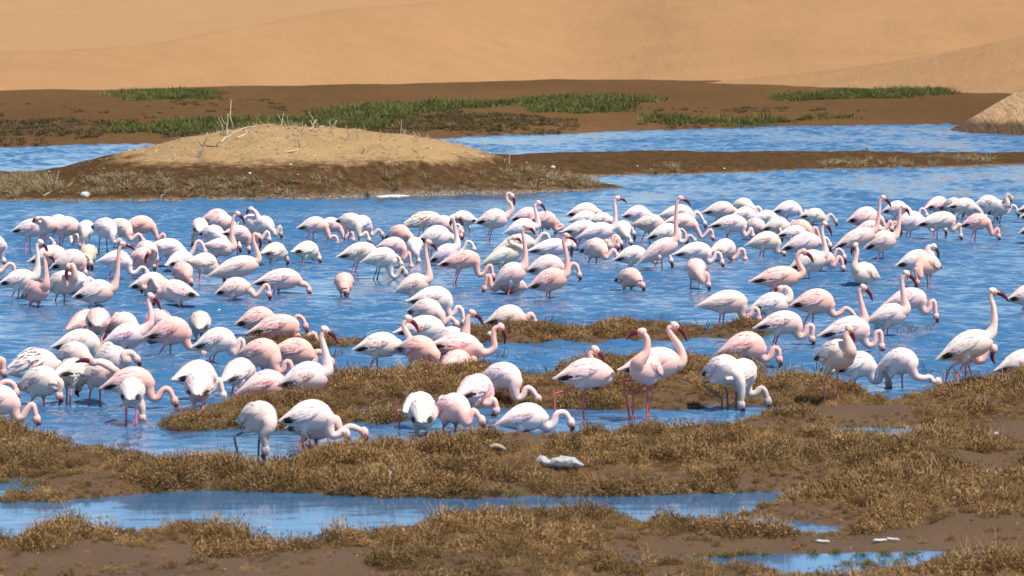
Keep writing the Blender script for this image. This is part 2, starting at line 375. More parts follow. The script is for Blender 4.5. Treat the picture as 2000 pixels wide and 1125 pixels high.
# ---- dunes
def dune(name, base, crest, slope, back, mat, label, seed, px0=-900, px1=2900, foot=3.0, zmax=15., amp=.15):
    pxs_ = np.arange(px0, px1, 10.); b = np.interp(pxs_, [p[0] for p in base], [p[1] for p in base])
    c = np.interp(pxs_, [p[0] for p in crest], [p[1] for p in crest])
    k = np.ones(21)/21; pad = lambda a: np.convolve(np.pad(a, 10, mode='edge'), k, 'valid')
    b, c = pad(b), pad(c)
    Yb = CAM_H*FPX/(b-HORIZ)
    Wd = np.zeros_like(Yb)+10.
    for _ in range(12):
        zc = np.maximum(CAM_H-(c-HORIZ)*(Yb+Wd)/FPX, .2); zc = np.where(zc < 5, zc, 5+(zmax-5)*(1-np.exp(-(zc-5)/max(zmax-5, 1)))); Wd = zc/slope+foot*.5
    t = np.concatenate([np.linspace(-.1, 1, 70), np.linspace(1.02, 1.25, 10), np.linspace(1.3, 2.2, 14)])
    T, _ = np.meshgrid(t, pxs_, indexing='ij'); Yg = Yb+Wd*T; Yg = np.where(T > 1.25, Yb+Wd*1.25+(T-1.25)*back, Yg)
    Xg = (pxs_-1000)/FPX*Yg
    s = np.where(T < 0, T*.4, np.where(T < 1, T+.0, 1)); 
    prof = np.where(T < 0, .12*T, np.minimum(T, 1)-.06*np.exp(-np.maximum(T, 0)/.06)+.06*np.exp(-(np.maximum(T, 0))/.06)*1)
    rnd = np.where(T > .9, 1-(np.maximum(1.1-T, 0)**2)/.4, prof); prof = np.where(T > .9, np.minimum(rnd, 1), prof)*1.0
    Z = zc*prof+fbm(Xg*.09, Yg*.05, seed, 4)*amp*np.clip(T*3, 0, 1)*np.clip(zc, 0, 2)-np.maximum(T-1.05, 0)*zc*.25
    Z = Z+.2*np.clip((pxs_-px0)/260., -0.3, 1)-np.maximum(-T, 0)*4-.25*(pxs_ < px0+25)
    o = grid_mesh(name, Xg, Yg, Z, mat)
    return tag(o, label, 'dune', kind='structure')
BASE1 = [(-900, 190), (0, 187), (250, 185), (400, 182), (600, 177), (800, 174.5), (1000, 169), (1160, 166), (1300, 169), (2900, 168)]
CREST1 = [(-900, 124), (0, 119), (130, 118.5), (250, 106), (400, 86), (500, 70), (650, 45), (800, 17), (900, 0), (1000, -25), (1200, -90), (2900, -300)]
dune('sand_dune', BASE1, CREST1, .36, 25, SAND, 'tan sand dune face rising behind the mud flat', 31, amp=.38)
dune('sand_dune', [(-900, 140), (2900, 140)], [(-900, 60), (0, 31), (150, 16), (310, 0), (600, -30), (2900, -60)], .05, 60, SAND_SUNLIT, 'paler smooth dune slope beyond the nearer dune crest', 43, amp=.05, zmax=6)
dune('sand_dune', [(-900, 70), (2900, 70)], [(-900, -120), (2900, -120)], .12, 80, SAND_SUNLIT, 'farthest bright dune at the upper left corner', 47, amp=.1, zmax=30)
dune('sand_dune', [(1240, 172), (1400, 176), (1640, 182), (1800, 188), (2000, 195), (2900, 215)], [(1240, 171), (1420, 166), (1540, 158), (1640, 144), (1800, 118), (1900, 100), (2000, 79), (2900, -60)], .2, 20, SAND_FOOT, 'low dune lobe spreading down from the right', 53, px0=1240, amp=.12)
# dune foot with a cut bank at the water's edge
px_, yy_ = np.meshgrid(np.arange(1780, 3000, 6), np.concatenate([np.arange(121, 128, .18), np.arange(128, 175, .8)]))
x_ = (px_-1000)/FPX*yy_
edge = np.interp(yy_, [121, 126.5, 128, 131, 136, 150, 175], [17.2, 15.2, 14.4, 14.0, 14.9, 18.5, 26.])
front = 125.4+fbm(x_*.8, x_*0, 3, 3)*.5-(x_-14)*.25
z_ = np.maximum(x_-edge, -.6)*.56
z_ = np.minimum(z_, 3.2+.15*(x_-edge))
z_ = np.minimum(z_, np.where(yy_ < front, (yy_-front)*1.1-.05, .34+(yy_-front)*.42+.06*fbm(x_*2, yy_*2, 9, 3)))+fbm(x_*.5, yy_*.6, 11, 3)*.08
do = grid_mesh('dune_foot', x_, yy_, z_+.02, SAND_FOOT)
w = N('dune_foot_cut'); gm = w.n('ShaderNodeNewGeometry'); sx = w.n('ShaderNodeSeparateXYZ'); w.l(gm.outputs['Position'], sx.inputs[0])
na = w.noise(2.5, 5, .6, w.pos()); nb = w.noise(1.2, 6, .7, w.pos((2.2, .12, .3)))
fz = w.math('SUBTRACT', w.math('MULTIPLY', w.math('ADD', sx.outputs[2], w.math('MULTIPLY', na, .3)), 5.0), 2.1, True)
col = w.mix(fz, w.mix(na, (.07, .042, .022), (.15, .09, .05)), w.mix(nb, (.37, .215, .10), (.48, .295, .15)))  # low bank: dark brown earth, with its shadow painted into the colour
w.bump(w.math('ADD', na, nb), .8, .2); do.data.materials[0] = w.fin(col, .9, .1)
tag(do, 'sloping dune foot with dark undercut bank at the water', 'dune', kind='structure')

# ---- plants: tuft prototypes kept out of the scene, scattered as instances
def tuft(name, mat, n, h, spread, wid, lean, kink=.35, seg=2, base=.05):
    vs_, fs, tw = [], [], []
    for i in range(n):
        a, r = random.uniform(0, 6.283), base*math.sqrt(random.random()); p = np.array((r*math.cos(a), r*math.sin(a), -.015))
        th = random.uniform(0, 6.283) if random.random() < .35 else a+random.uniform(-.7, .7)
        ln = random.uniform(.15, 1)*lean; d = np.array((math.cos(th)*ln, math.sin(th)*ln, 1.)); d /= np.linalg.norm(d)
        L = h*random.uniform(.45, 1.1); side = np.cross(d, np.random.randn(3)); side /= np.linalg.norm(side); ww = wid*random.uniform(.7, 1.3)
        k0, c = len(vs_), random.random()
        for s in range(seg+1):
            q = ww*(1-.75*(s/seg)**2)/2
            vs_ += [p-side*q, p+side*q]; tw += [(c, (s/seg)**2*random.uniform(.3, 1), 0)]*2
            if s < seg: fs.append((k0+2*s, k0+2*s+1, k0+2*s+3, k0+2*s+2))
            d = d+np.random.randn(3)*kink*.5; d[2] = max(d[2], .15)-(.1 if lean > .9 else 0); d /= np.linalg.norm(d); p = p+d*L/seg
    o = mesh_obj(name, vs_, fs, mat, smooth=False, link=False); set_attr(o.data, 'tw', tw); return o
def bush(name, mat, n, r, h, leaf, nt=10):
    vs_, fs, tw = [], [], []
    def strip(p, d, L, wd, c, g):
        d = d/np.linalg.norm(d); s = np.cross(d, np.random.randn(3)); s /= np.linalg.norm(s)+1e-9; k = len(vs_)
        vs_.extend([p-s*wd/2, p+s*wd/2, p+d*L+s*wd*.25, p+d*L-s*wd*.25]); fs.append((k, k+1, k+2, k+3)); tw.extend([(c, g*.3, 0)]*2+[(c, g, 0)]*2)
    lob = [np.array((random.uniform(-.6, .6)*r, random.uniform(-.6, .6)*r, random.uniform(.5, 1))) for _ in range(4)]
    for i in range(n):
        q = random.choice(lob); d = np.random.randn(3); d[2] = abs(d[2])*.9+.1; d /= np.linalg.norm(d); m = random.uniform(.55, 1)
        p = np.array((q[0]+d[0]*r*.62*m, q[1]+d[1]*r*.62*m, d[2]*h*q[2]*m-.01)); e = d+np.array((0, 0, .45))+np.random.randn(3)*.7
        strip(p, e, leaf*random.uniform(.6, 1.5), leaf*.5*random.uniform(.7, 1.3), random.random(), random.random()**2)
    for i in range(nt):
        a = random.uniform(0, 6.283); d = np.array((math.cos(a)*.7, math.sin(a)*.7, 1.))
        strip(np.array((math.cos(a)*r*.3, math.sin(a)*r*.3, 0)), d, h*random.uniform(.8, 1.3), .004, random.random(), .5)
    o = mesh_obj(name, vs_, fs, mat, smooth=False, link=False); set_attr(o.data, 'tw', tw); return o
def proto(name, objs):
    c = bpy.data.collections.new(name)
    for o in objs: c.objects.link(o)
    return c
C_SAM = proto('samphire_tufts', [bush('samphire_tuft', M_SAMPH, 420, .105, .12, .0118, 5) for _ in range(7)])
C_STR = proto('straw_tufts', [tuft('straw_tuft', M_STRAW, 46, .25, .1, .013, 1.2, .6, 3, .09) for _ in range(4)])
C_GRN = proto('green_tufts', [tuft('grass_tuft', M_GREEN, 60, .20, .2, .022, 1.0, .35, 2, .38) for _ in range(4)])
C_SCR = proto('scrub_tufts', [tuft('scrub_tuft', M_SCRUB, 46, .17, .2, .03, 1.1, .5, 2, .2) for _ in range(4)])
C_REED = proto('reed_sprigs', [tuft('reed_sprig', M_SCRUB, 12, .14, .1, .007, .8, .4, 2, .07) for _ in range(3)])

def scatter(name, pts, scl, coll, label, cat, zs=1.0):
    me = bpy.data.meshes.new(name); me.from_pydata([tuple(p) for p in pts], [], [])
    n = len(pts)
    a = me.attributes.new('scl', 'FLOAT_VECTOR', 'POINT'); s = np.asarray(scl, np.float32)
    a.data.foreach_set('vector', np.stack([s, s, s*zs*np.random.uniform(.8, 1.25, n)], 1).astype(np.float32).ravel())
    a = me.attributes.new('rot', 'FLOAT_VECTOR', 'POINT')
    a.data.foreach_set('vector', np.stack([np.random.uniform(-.25, .25, n), np.random.uniform(-.25, .25, n), np.random.uniform(0, 6.283, n)], 1).astype(np.float32).ravel())
    o = bpy.data.objects.new(name, me); COL.objects.link(o)
    ng = bpy.data.node_groups.new(name+'_nodes', 'GeometryNodeTree')
    ng.interface.new_socket('Geometry', in_out='INPUT', socket_type='NodeSocketGeometry'); ng.interface.new_socket('Geometry', in_out='OUTPUT', socket_type='NodeSocketGeometry')
    gi, go = ng.nodes.new('NodeGroupInput'), ng.nodes.new('NodeGroupOutput')
    ci = ng.nodes.new('GeometryNodeCollectionInfo'); ci.inputs[0].default_value = coll; ci.inputs['Separate Children'].default_value = True; ci.inputs['Reset Children'].default_value = True
    ip = ng.nodes.new('GeometryNodeInstanceOnPoints'); ip.inputs['Pick Instance'].default_value = True
    def na(nm):
        x = ng.nodes.new('GeometryNodeInputNamedAttribute'); x.data_type = 'FLOAT_VECTOR'; x.inputs[0].default_value = nm; return x.outputs[0]
    e2r = ng.nodes.new('FunctionNodeEulerToRotation')
    ng.links.new(na('rot'), e2r.inputs[0])
    ng.links.new(gi.outputs[0], ip.inputs['Points']); ng.links.new(ci.outputs[0], ip.inputs['Instance'])
    ng.links.new(e2r.outputs[0], ip.inputs['Rotation']); ng.links.new(na('scl'), ip.inputs['Scale']); ng.links.new(ip.outputs[0], go.inputs[0])
    md = o.modifiers.new('scatter', 'NODES'); md.node_group = ng
    return tag(o, label, cat, kind='stuff')
def rnd_in(polypx, dens, extra=0):
    out = []
    P = np.array(gpoly(polypx)); lo, hi = P.min(0)-extra, P.max(0)+extra
    n = int((hi-lo).prod()*dens); q = np.random.uniform(lo, hi, (n, 2))
    return q[sdist(P, q[:, 0], q[:, 1]) > -extra]
# samphire mats
q = np.random.uniform((-10.5, 24), (10.5, 55), (int(21*31*140), 2)); q = q[np.abs(q[:, 0]) < q[:, 1]*.125*1.45+.4]
x, y = q.T; s = marsh_sd(x, y); keep = s > -.03; q, s = q[keep], s[keep]; x, y = q.T
b = np.full(len(x), -9.)
for p in bare: b = np.maximum(b, sdist(p, x, y))
b += fbm(x*1.6, y*1.6, 12, 3)*.16-.05
gap = fbm(x*1.1, y*1.1, 33, 4)
pd = np.full(len(x), -9.)
for p in pud: pd = np.maximum(pd, sdist(p, x, y))
keep = (pd < -.10) & ((pd < -.28) | (np.random.rand(len(x)) < .3)) & ((b < 0) | (np.random.rand(len(x)) < .13)) & (gap > -.5) & (np.random.rand(len(x)) < np.clip(s*6+.7, 0, 1)*(.6+.4*sstep(-.4, .1, gap)))
q, s, gap, b = q[keep], s[keep], gap[keep], b[keep]; x, y = q.T
hz = .42+1.0*sstep(-.35, .45, fbm(x*2.4, y*1.9, 55, 3))
hz *= np.where(y > 45, .85, 1.0)*np.where(b > 0, .5, 1)*np.where(pd[keep] > -.65, .62, 1)*np.clip(.82+s*1.5, .8, 1)
scatter('samphire_mat', np.stack([x, y, marsh_z(x, y)], 1), hz*np.random.uniform(.6, 1.35, len(x)), C_SAM, 'low brown samphire plants matting the marsh banks', 'marsh plants', .95)
# greener shoots along the waterline
q2 = np.random.uniform((-10, 28), (10, 52), (26000, 2)); s2 = marsh_sd(*q2.T); k2 = (s2 > -.05) & (s2 < .13) & (fbm(q2[:, 0]*.7, q2[:, 1]*.7, 88, 3) > -.15) & (np.abs(q2[:, 0]) < q2[:, 1]*.18); q2 = q2[k2]
C_SHO = proto('shore_shoots_tufts', [bush('shore_shoot', M_SHOOT, 130, .08, .06, .013, 6) for _ in range(3)])
scatter('shore_shoots', np.concatenate([q2, np.maximum(marsh_z(*q2.T), 0)[:, None]], 1), np.random.uniform(.5, 1.1, len(q2)), C_SHO, 'olive green shoots lining the marsh waterline', 'shoots', .9)
# sprigs standing in shallow water
sp_ = []
for poly, d in (([(480, 690), (720, 688), (720, 700), (640, 704), (480, 700)], 14), ([(930, 694), (1065, 692), (1065, 702), (930, 702)], 16), ([(1700, 636), (1840, 634), (1840, 644), (1720, 656)], 13),
                ([(470, 682), (720, 676), (720, 662), (470, 668)], 22), ([(880, 672), (1560, 652), (1540, 640), (1340, 640), (900, 640)], 16), ([(300, 842), (520, 842), (520, 836), (300, 836)], 30),
                ([(100, 880), (600, 900), (560, 870), (480, 895), (250, 885)], 6), ([(640, 735), (1100, 738), (1100, 728), (640, 730)], 24), ([(1480, 732), (1980, 742), (1980, 728), (1480, 720)], 12)):
    sp_.append(rnd_in(poly, d))
sp_ = np.concatenate(sp_)
scatter('reed_sprigs', np.concatenate([sp_, np.maximum(marsh_z(*sp_.T), -.01)[:, None]], 1), np.random.uniform(.6, 1.3, len(sp_)), C_REED, 'thin dark sprigs standing in the shallow water', 'reeds')
# straw at the mound foot and along the bar
st = []
for poly, d in (([(-300, 394), (0, 392), (110, 391), (100, 372), (60, 360), (-300, 362)], 9), ([(170, 391), (330, 390), (320, 372), (260, 362), (190, 372)], 9), ([(110, 392), (600, 389), (600, 381), (110, 384)], 5),
                ([(400, 390), (520, 389), (500, 374), (440, 372)], 8), ([(560, 389), (720, 384), (700, 366), (620, 362), (570, 372)], 8), ([(720, 383), (900, 380), (1060, 375), (1190, 370), (1130, 362), (950, 370), (860, 368), (760, 376)], 6),
                ([(1000, 345), (1140, 348), (1120, 338), (1040, 338)], 2.2), ([(1600, 332), (1760, 329), (1760, 322), (1600, 324)], 3), ([(1760, 329), (1960, 324), (1900, 314), (1800, 318)], 2.5), ([(1260, 342), (1330, 340), (1330, 333), (1260, 335)], 2)):
    st.append(rnd_in(poly, d*2.2))
st = np.concatenate(st); z = bar_z(*st.T); st = np.concatenate([st, z[:, None]], 1)[(z > -.02) & (z < .42) & (st[:, 1] < 95) | ((z > -.02) & (z < .3) & (st[:, 0] > 2))]
scatter('dry_straw', st, np.random.uniform(.4, 1.1, len(st)), C_STR, 'dry straw coloured tufts at the foot of the mound', 'dry grass', .9)
# green grass and dull scrub on the far flat
def far_scatter(name, polys, coll, label, cat, smin, smax, zs):
    pts = []
    for poly, d in polys:
        r = rnd_in(poly, d*1.3, 1.6); n = fbm(r[:, 0]*.35, r[:, 1]*.10, 77, 3); e = sdist(gpoly(poly), r[:, 0], r[:, 1]); pts.append(r[(n > -.35) & (e+n*2.5+np.random.randn(len(e))*.5 > 0)])
    pts = np.concatenate(pts); pts = np.concatenate([pts, flat_z(*pts.T)[:, None]], 1)
    scatter(name, pts, np.random.uniform(smin, smax, len(pts)), coll, label, cat, zs)
far_scatter('green_grass', [([(250, 212), (330, 208), (420, 206), (415, 195), (390, 190), (300, 194)], 9), ([(180, 268), (300, 278), (640, 276), (720, 262), (680, 248), (520, 246), (330, 252)], 3), ([(640, 256), (760, 246), (830, 230), (760, 222), (690, 224), (640, 238)], 5),
             ([(880, 224), (1000, 220), (1100, 214), (1280, 214), (1285, 207), (1180, 204), (1060, 206), (980, 214), (900, 216)], 9), ([(1060, 226), (1200, 250), (1340, 248), (1260, 240), (1180, 222), (1100, 216)], 8),
             ([(1200, 252), (1400, 250), (1640, 246), (1620, 241), (1400, 244), (1220, 246)], 5), ([(1560, 208), (1640, 206), (1740, 202), (1830, 196), (1830, 188), (1760, 190), (1660, 196), (1580, 203)], 7)],
            C_GRN, 'patches of green grass on the far mud flat', 'grass', .6, 1.3, .9)
far_scatter('dull_scrub', [([(-400, 288), (0, 286), (400, 280), (620, 276), (520, 256), (300, 258), (100, 250), (-400, 250)], 4), ([(700, 272), (1000, 263), (1200, 257), (1120, 244), (900, 234), (760, 244), (640, 264)], 5), ([(1100, 258), (1640, 246), (1600, 240), (1200, 246)], 3),
             ([(1290, 226), (1560, 222), (1620, 230), (1400, 238), (1200, 236)], .5), ([(-400, 250), (0, 248), (300, 252), (640, 232), (900, 212), (500, 206), (-400, 214)], .15)],
            C_SCR, 'dull brown scrub along the far shore', 'scrub', .5, 1.0, .75)
# ================================================================== flamingos
# trunk profile along tail tip (0) -> breast (1), in units of trunk length
TT = np.array([0, .03, .08, .15, .24, .34, .45, .56, .67, .77, .86, .93, .975, 1.0])
TH = 1.04*np.array([.006, .028, .054, .092, .142, .195, .238, .263, .268, .252, .212, .156, .096, .0])
TW = 1.05*np.array([.010, .036, .058, .088, .125, .164, .196, .214, .217, .203, .172, .128, .078, .0])
TZ = np.array([-.035, -.032, -.027, -.018, -.006, .004, .010, .010, .005, -.003, -.012, -.02, -.026, -.03])
NS = 14
def trunk_pt(t, th, off=0.0):
    """point on the trunk; th measured from the dorsal line towards +y"""
    h, w_, z = np.interp(t, TT, TH), np.interp(t, TT, TW), np.interp(t, TT, TZ)
    return np.array((t, (w_+off)*math.sin(th), z+(h+off)*math.cos(th)))
def frames(P):
    P = np.asarray(P, float); T = np.gradient(P, axis=0); T /= np.linalg.norm(T, axis=1)[:, None]+1e-9
    u = np.cross(T[0], (0, 1, 0)); u = u if np.linalg.norm(u) > .05 else np.cross(T[0], (1, 0, 0)); u /= np.linalg.norm(u)
    U = [u]
    for i in range(1, len(P)):
        u = U[-1]-T[i]*(U[-1]@T[i]); u /= np.linalg.norm(u)+1e-9; U.append(u)
    U = np.array(U); return T, U, np.cross(T, U)
def smooth_path(P, n):
    P = np.asarray(P, float); Q = np.vstack([2*P[0]-P[1], P, 2*P[-1]-P[-2]]); out = []
    d = np.linalg.norm(np.diff(P, axis=0), axis=1); cum = np.concatenate([[0], np.cumsum(d)])
    for s in np.linspace(0, cum[-1], n):
        i = min(int(np.searchsorted(cum, s, 'right'))-1, len(P)-2); t = (s-cum[i])/(d[i]+1e-9)
        a, b, c, e = Q[i:i+4]
        out.append(.5*((2*b)+(-a+c)*t+(2*a-5*b+4*c-e)*t*t+(-a+3*b-3*c+e)*t**3))
    return np.array(out)
class MB:
    def __init__(s): s.v, s.f, s.a, s.m = [], [], [], []
    def tube(s, P, R, at, n=9, mat=0, cap=True):
        T, U, B = frames(P); k = len(s.v); R = np.asarray(R, float); A = np.asarray(at, float)
        if A.ndim == 1: A = np.repeat(A[None], len(P), 0)
        ang = np.arange(n)*2*math.pi/n; ca, sa = np.cos(ang), np.sin(ang)
        for i in range(len(P)):
            ring = P[i]+R[i]*(ca[:, None]*U[i]+sa[:, None]*B[i]); s.v += list(ring); s.a += [A[i]]*n
        for i in range(len(P)-1):
            for j in range(n):
                s.f.append((k+i*n+j, k+i*n+(j+1) % n, k+(i+1)*n+(j+1) % n, k+(i+1)*n+j)); s.m.append(mat)
        if cap:
            s.f.append(tuple(k+j for j in range(n-1, -1, -1))); s.m.append(mat)
            s.f.append(tuple(k+(len(P)-1)*n+j for j in range(n))); s.m.append(mat)
    def ball(s, c, M, at, mat=0, nu=8, nv=7):
        """ellipsoid, M = 3x3 matrix of semi-axes (columns); at = function(x along first axis -1..1) or vector"""
        k = len(s.v)
        for i in range(nv):
            ph = math.pi*(i+.5)/nv
            for j in range(nu):
                th = 2*math.pi*j/nu; q = np.array((math.cos(ph), math.sin(ph)*math.cos(th), math.sin(ph)*math.sin(th)))
                s.v.append(c+M@q); s.a.append(np.asarray(at(q[0]) if callable(at) else at, float))
        for i in range(nv-1):
            for j in range(nu):
                s.f.append((k+i*nu+j, k+i*nu+(j+1) % nu, k+(i+1)*nu+(j+1) % nu, k+(i+1)*nu+j)); s.m.append(mat)
        s.f.append(tuple(k+j for j in range(nu-1, -1, -1))); s.m.append(mat); s.f.append(tuple(k+(nv-1)*nu+j for j in range(nu))); s.m.append(mat)
    def trunk(s, T, M, at):
        k = len(s.v); n = NS
        for i, t in enumerate(TT):
            for j in range(n):
                q = trunk_pt(t, 2*math.pi*j/n); s.v.append(T+M@q); s.a.append(np.asarray(at(t, math.cos(2*math.pi*j/n)), float))
        for i in range(len(TT)-1):
            for j in range(n):
                s.f.append((k+i*n+j, k+i*n+(j+1) % n, k+(i+1)*n+(j+1) % n, k+(i+1)*n+j)); s.m.append(0)
    def build(s, name, mats, parent, link=True):
        o = mesh_obj(name, s.v, s.f, mats, parent, link=link); set_attr(o.data, 'fe', np.array(s.a))
        if any(s.m): o.data.polygons.foreach_set('material_index', s.m)
        return o

# ---- wings: built in trunk units, shared by alike birds
def make_wing(side, seed, fluffy):
    rnd = random.Random(seed); v, f, a = [], [], []
    nt, na = 12, 7
    t0s, t1 = .02, .84
    low = lambda t: math.radians(np.interp(t, [0, .15, .35, .55, .7, .84], [96, 106, 112, 108, 95, 72]))
    up = lambda t: math.radians(np.interp(t, [0, .2, .5, .7, .84], [40, 22, 18, 26, 45]))
    blk = [1.0, .97, .35, .99][seed//10 % 4 if seed > 0 else 0]
    # shell
    for i in range(nt):
        t = t0s+(t1-t0s)*i/(nt-1)
        for j in range(na):
            u = j/(na-1); th = up(t)+(low(t)-up(t))*u
            off = (.006+.026*sstep(.2, .85, u))*min(1, (t1-t)*9)+.002+(0.006*math.sin(t*40+u*5))*(.6 if not fluffy else 1.4)
            if u == 0 or j == na-1: off = -.006
            if i == nt-1: off = -.006
            v.append(trunk_pt(t, side*th, off))
            k = np.maximum(sstep(.33, .27, t)*sstep(.50, .62, u)*sstep(.05, .12, t), sstep(.48, .42, t)*sstep(.74, .86, u)*sstep(.05, .12, t))*blk
            r = sstep(.28, .4, t)*sstep(.74, .6, t)*sstep(.4, .6, u)*sstep(1.0, .86, u)
            a.append((r, k, sstep(.2, .0, u)*.3))
    for i in range(nt-1):
        for j in range(na-1):
            q = (i*na+j, i*na+j+1, (i+1)*na+j+1, (i+1)*na+j); f.append(q if side < 0 else q[::-1])
    # feathers lying on the shell, tips towards the tail
    rows = [(.74, .17, 6, .15, .75), (.62, .2, 7, .05, .9), (.5, .22, 8, .05, .95), (.38, .24, 8, .1, 1.0), (.28, .25, 7, .2, 1.0)]
    if fluffy: rows += [(.66, .2, 6, -.35, .6), (.5, .24, 7, -.35, .7), (.36, .26, 6, -.3, .7)]
    for (tr, ln, nf, u0, u1) in rows:
        for q in range(nf):
            u = u0+(u1-u0)*(q+.5)/nf+rnd.uniform(-.04, .04); t = tr+rnd.uniform(-.04, .04)
            L = ln*rnd.uniform(.8, 1.2); wd = .05*rnd.uniform(.8, 1.25); lift = rnd.uniform(.002, .009)*(5.5 if fluffy else 1); skew = rnd.uniform(-.12, .12)*(2.5 if fluffy else 1)
            pale = rnd.uniform(0, .6); k0 = len(v)
            for s_ in range(4):
                ss = s_/3; tt = max(t-L*ss, -.05); wv = wd*(.55+.45*math.sin(math.pi*min(ss+.25, 1)))*(1 if s_ < 3 else .35)
                tc = max(tt, .012); th = up(tc)+(low(tc)-up(tc))*(u+skew*ss); rad = max(float(np.interp(tc, TT, TH)), .05)
                for e in (-1, 0, 1):
                    p = trunk_pt(tc, side*(th+e*wv/2/rad), .012+.02*sstep(.2, .85, u)+lift*(.3+ss)+(.005 if e == 0 else 0)); p[0] = tt
                    v.append(p)
                    k = sstep(.32, .25, tt)*sstep(.58, .7, u)*sstep(.03, .10, tt)*blk
                    r = sstep(.28, .4, tt)*sstep(.74, .6, tt)*sstep(.4, .6, u)*sstep(1.02, .9, u)
                    a.append((r, k, pale*(.4+.6*ss)*(1-k)))
            for s_ in range(3):
                for e in range(2):
                    b = k0+s_*3+e; qd = (b, b+1, b+4, b+3); f.append(qd if side > 0 else qd[::-1])
    # dark primaries showing below the tail
    for q in range(2):
        t = .36-.03*q; L = .30-.02*q; k0 = len(v); th0 = low(.2)-.05-.16*q
        for s_ in range(4):
            ss = s_/3; tt = t-L*ss; tc = max(tt, .012); wv = .042*(1-.8*ss**2)
            for e in (-1, 1):
                p = trunk_pt(tc, side*(th0-.1*ss), .036+.004*q); p[2] += e*wv*.5; p[0] = tt; v.append(p); a.append((0, blk*(1 if s_ < 3 else .5), 0))
        for s_ in range(3):
            b = k0+2*s_; qd = (b, b+1, b+3, b+2); f.append(qd if side < 0 else qd[::-1])
    o = mesh_obj('wing', v, f, M_WING, link=False); set_attr(o.data, 'fe', np.array(a)); return o.data
WINGS = {(s, k, fl): make_wing(s, 10*k+s+fl*100, fl) for s in (-1, 1) for k in range(4) for fl in (0, 1)}

# ---- bill: unit length along +x, dorsal side +z, bent down past the middle
def make_bill():
    b = MB(); P = [(-.25, 0, .06), (0, 0, .06), (.2, 0, .09), (.38, 0, .10), (.55, 0, .07), (.72, 0, .01), (.88, 0, -.06), (1.0, 0, -.11)]
    R = [.12, .165, .175, .165, .15, .125, .085, .03]
    at = [(0, 1, 0), (0, 1, 0), (.2, .5, 0), (.25, .25, 0), (0, .2, 0), (0, .75, 0), (.2, .8, 0), (1, 0, 0)]
    b.tube(smooth_path(P, 11), np.interp(np.linspace(0, 1, 11), np.linspace(0, 1, 8), R), np.array([[np.interp(t, np.linspace(0, 1, 8), [q[c] for q in at]) for c in range(3)] for t in np.linspace(0, 1, 11)]), 8)
    o = b.build('bill', M_BILL, None, link=False); return o.data
BILL = make_bill()

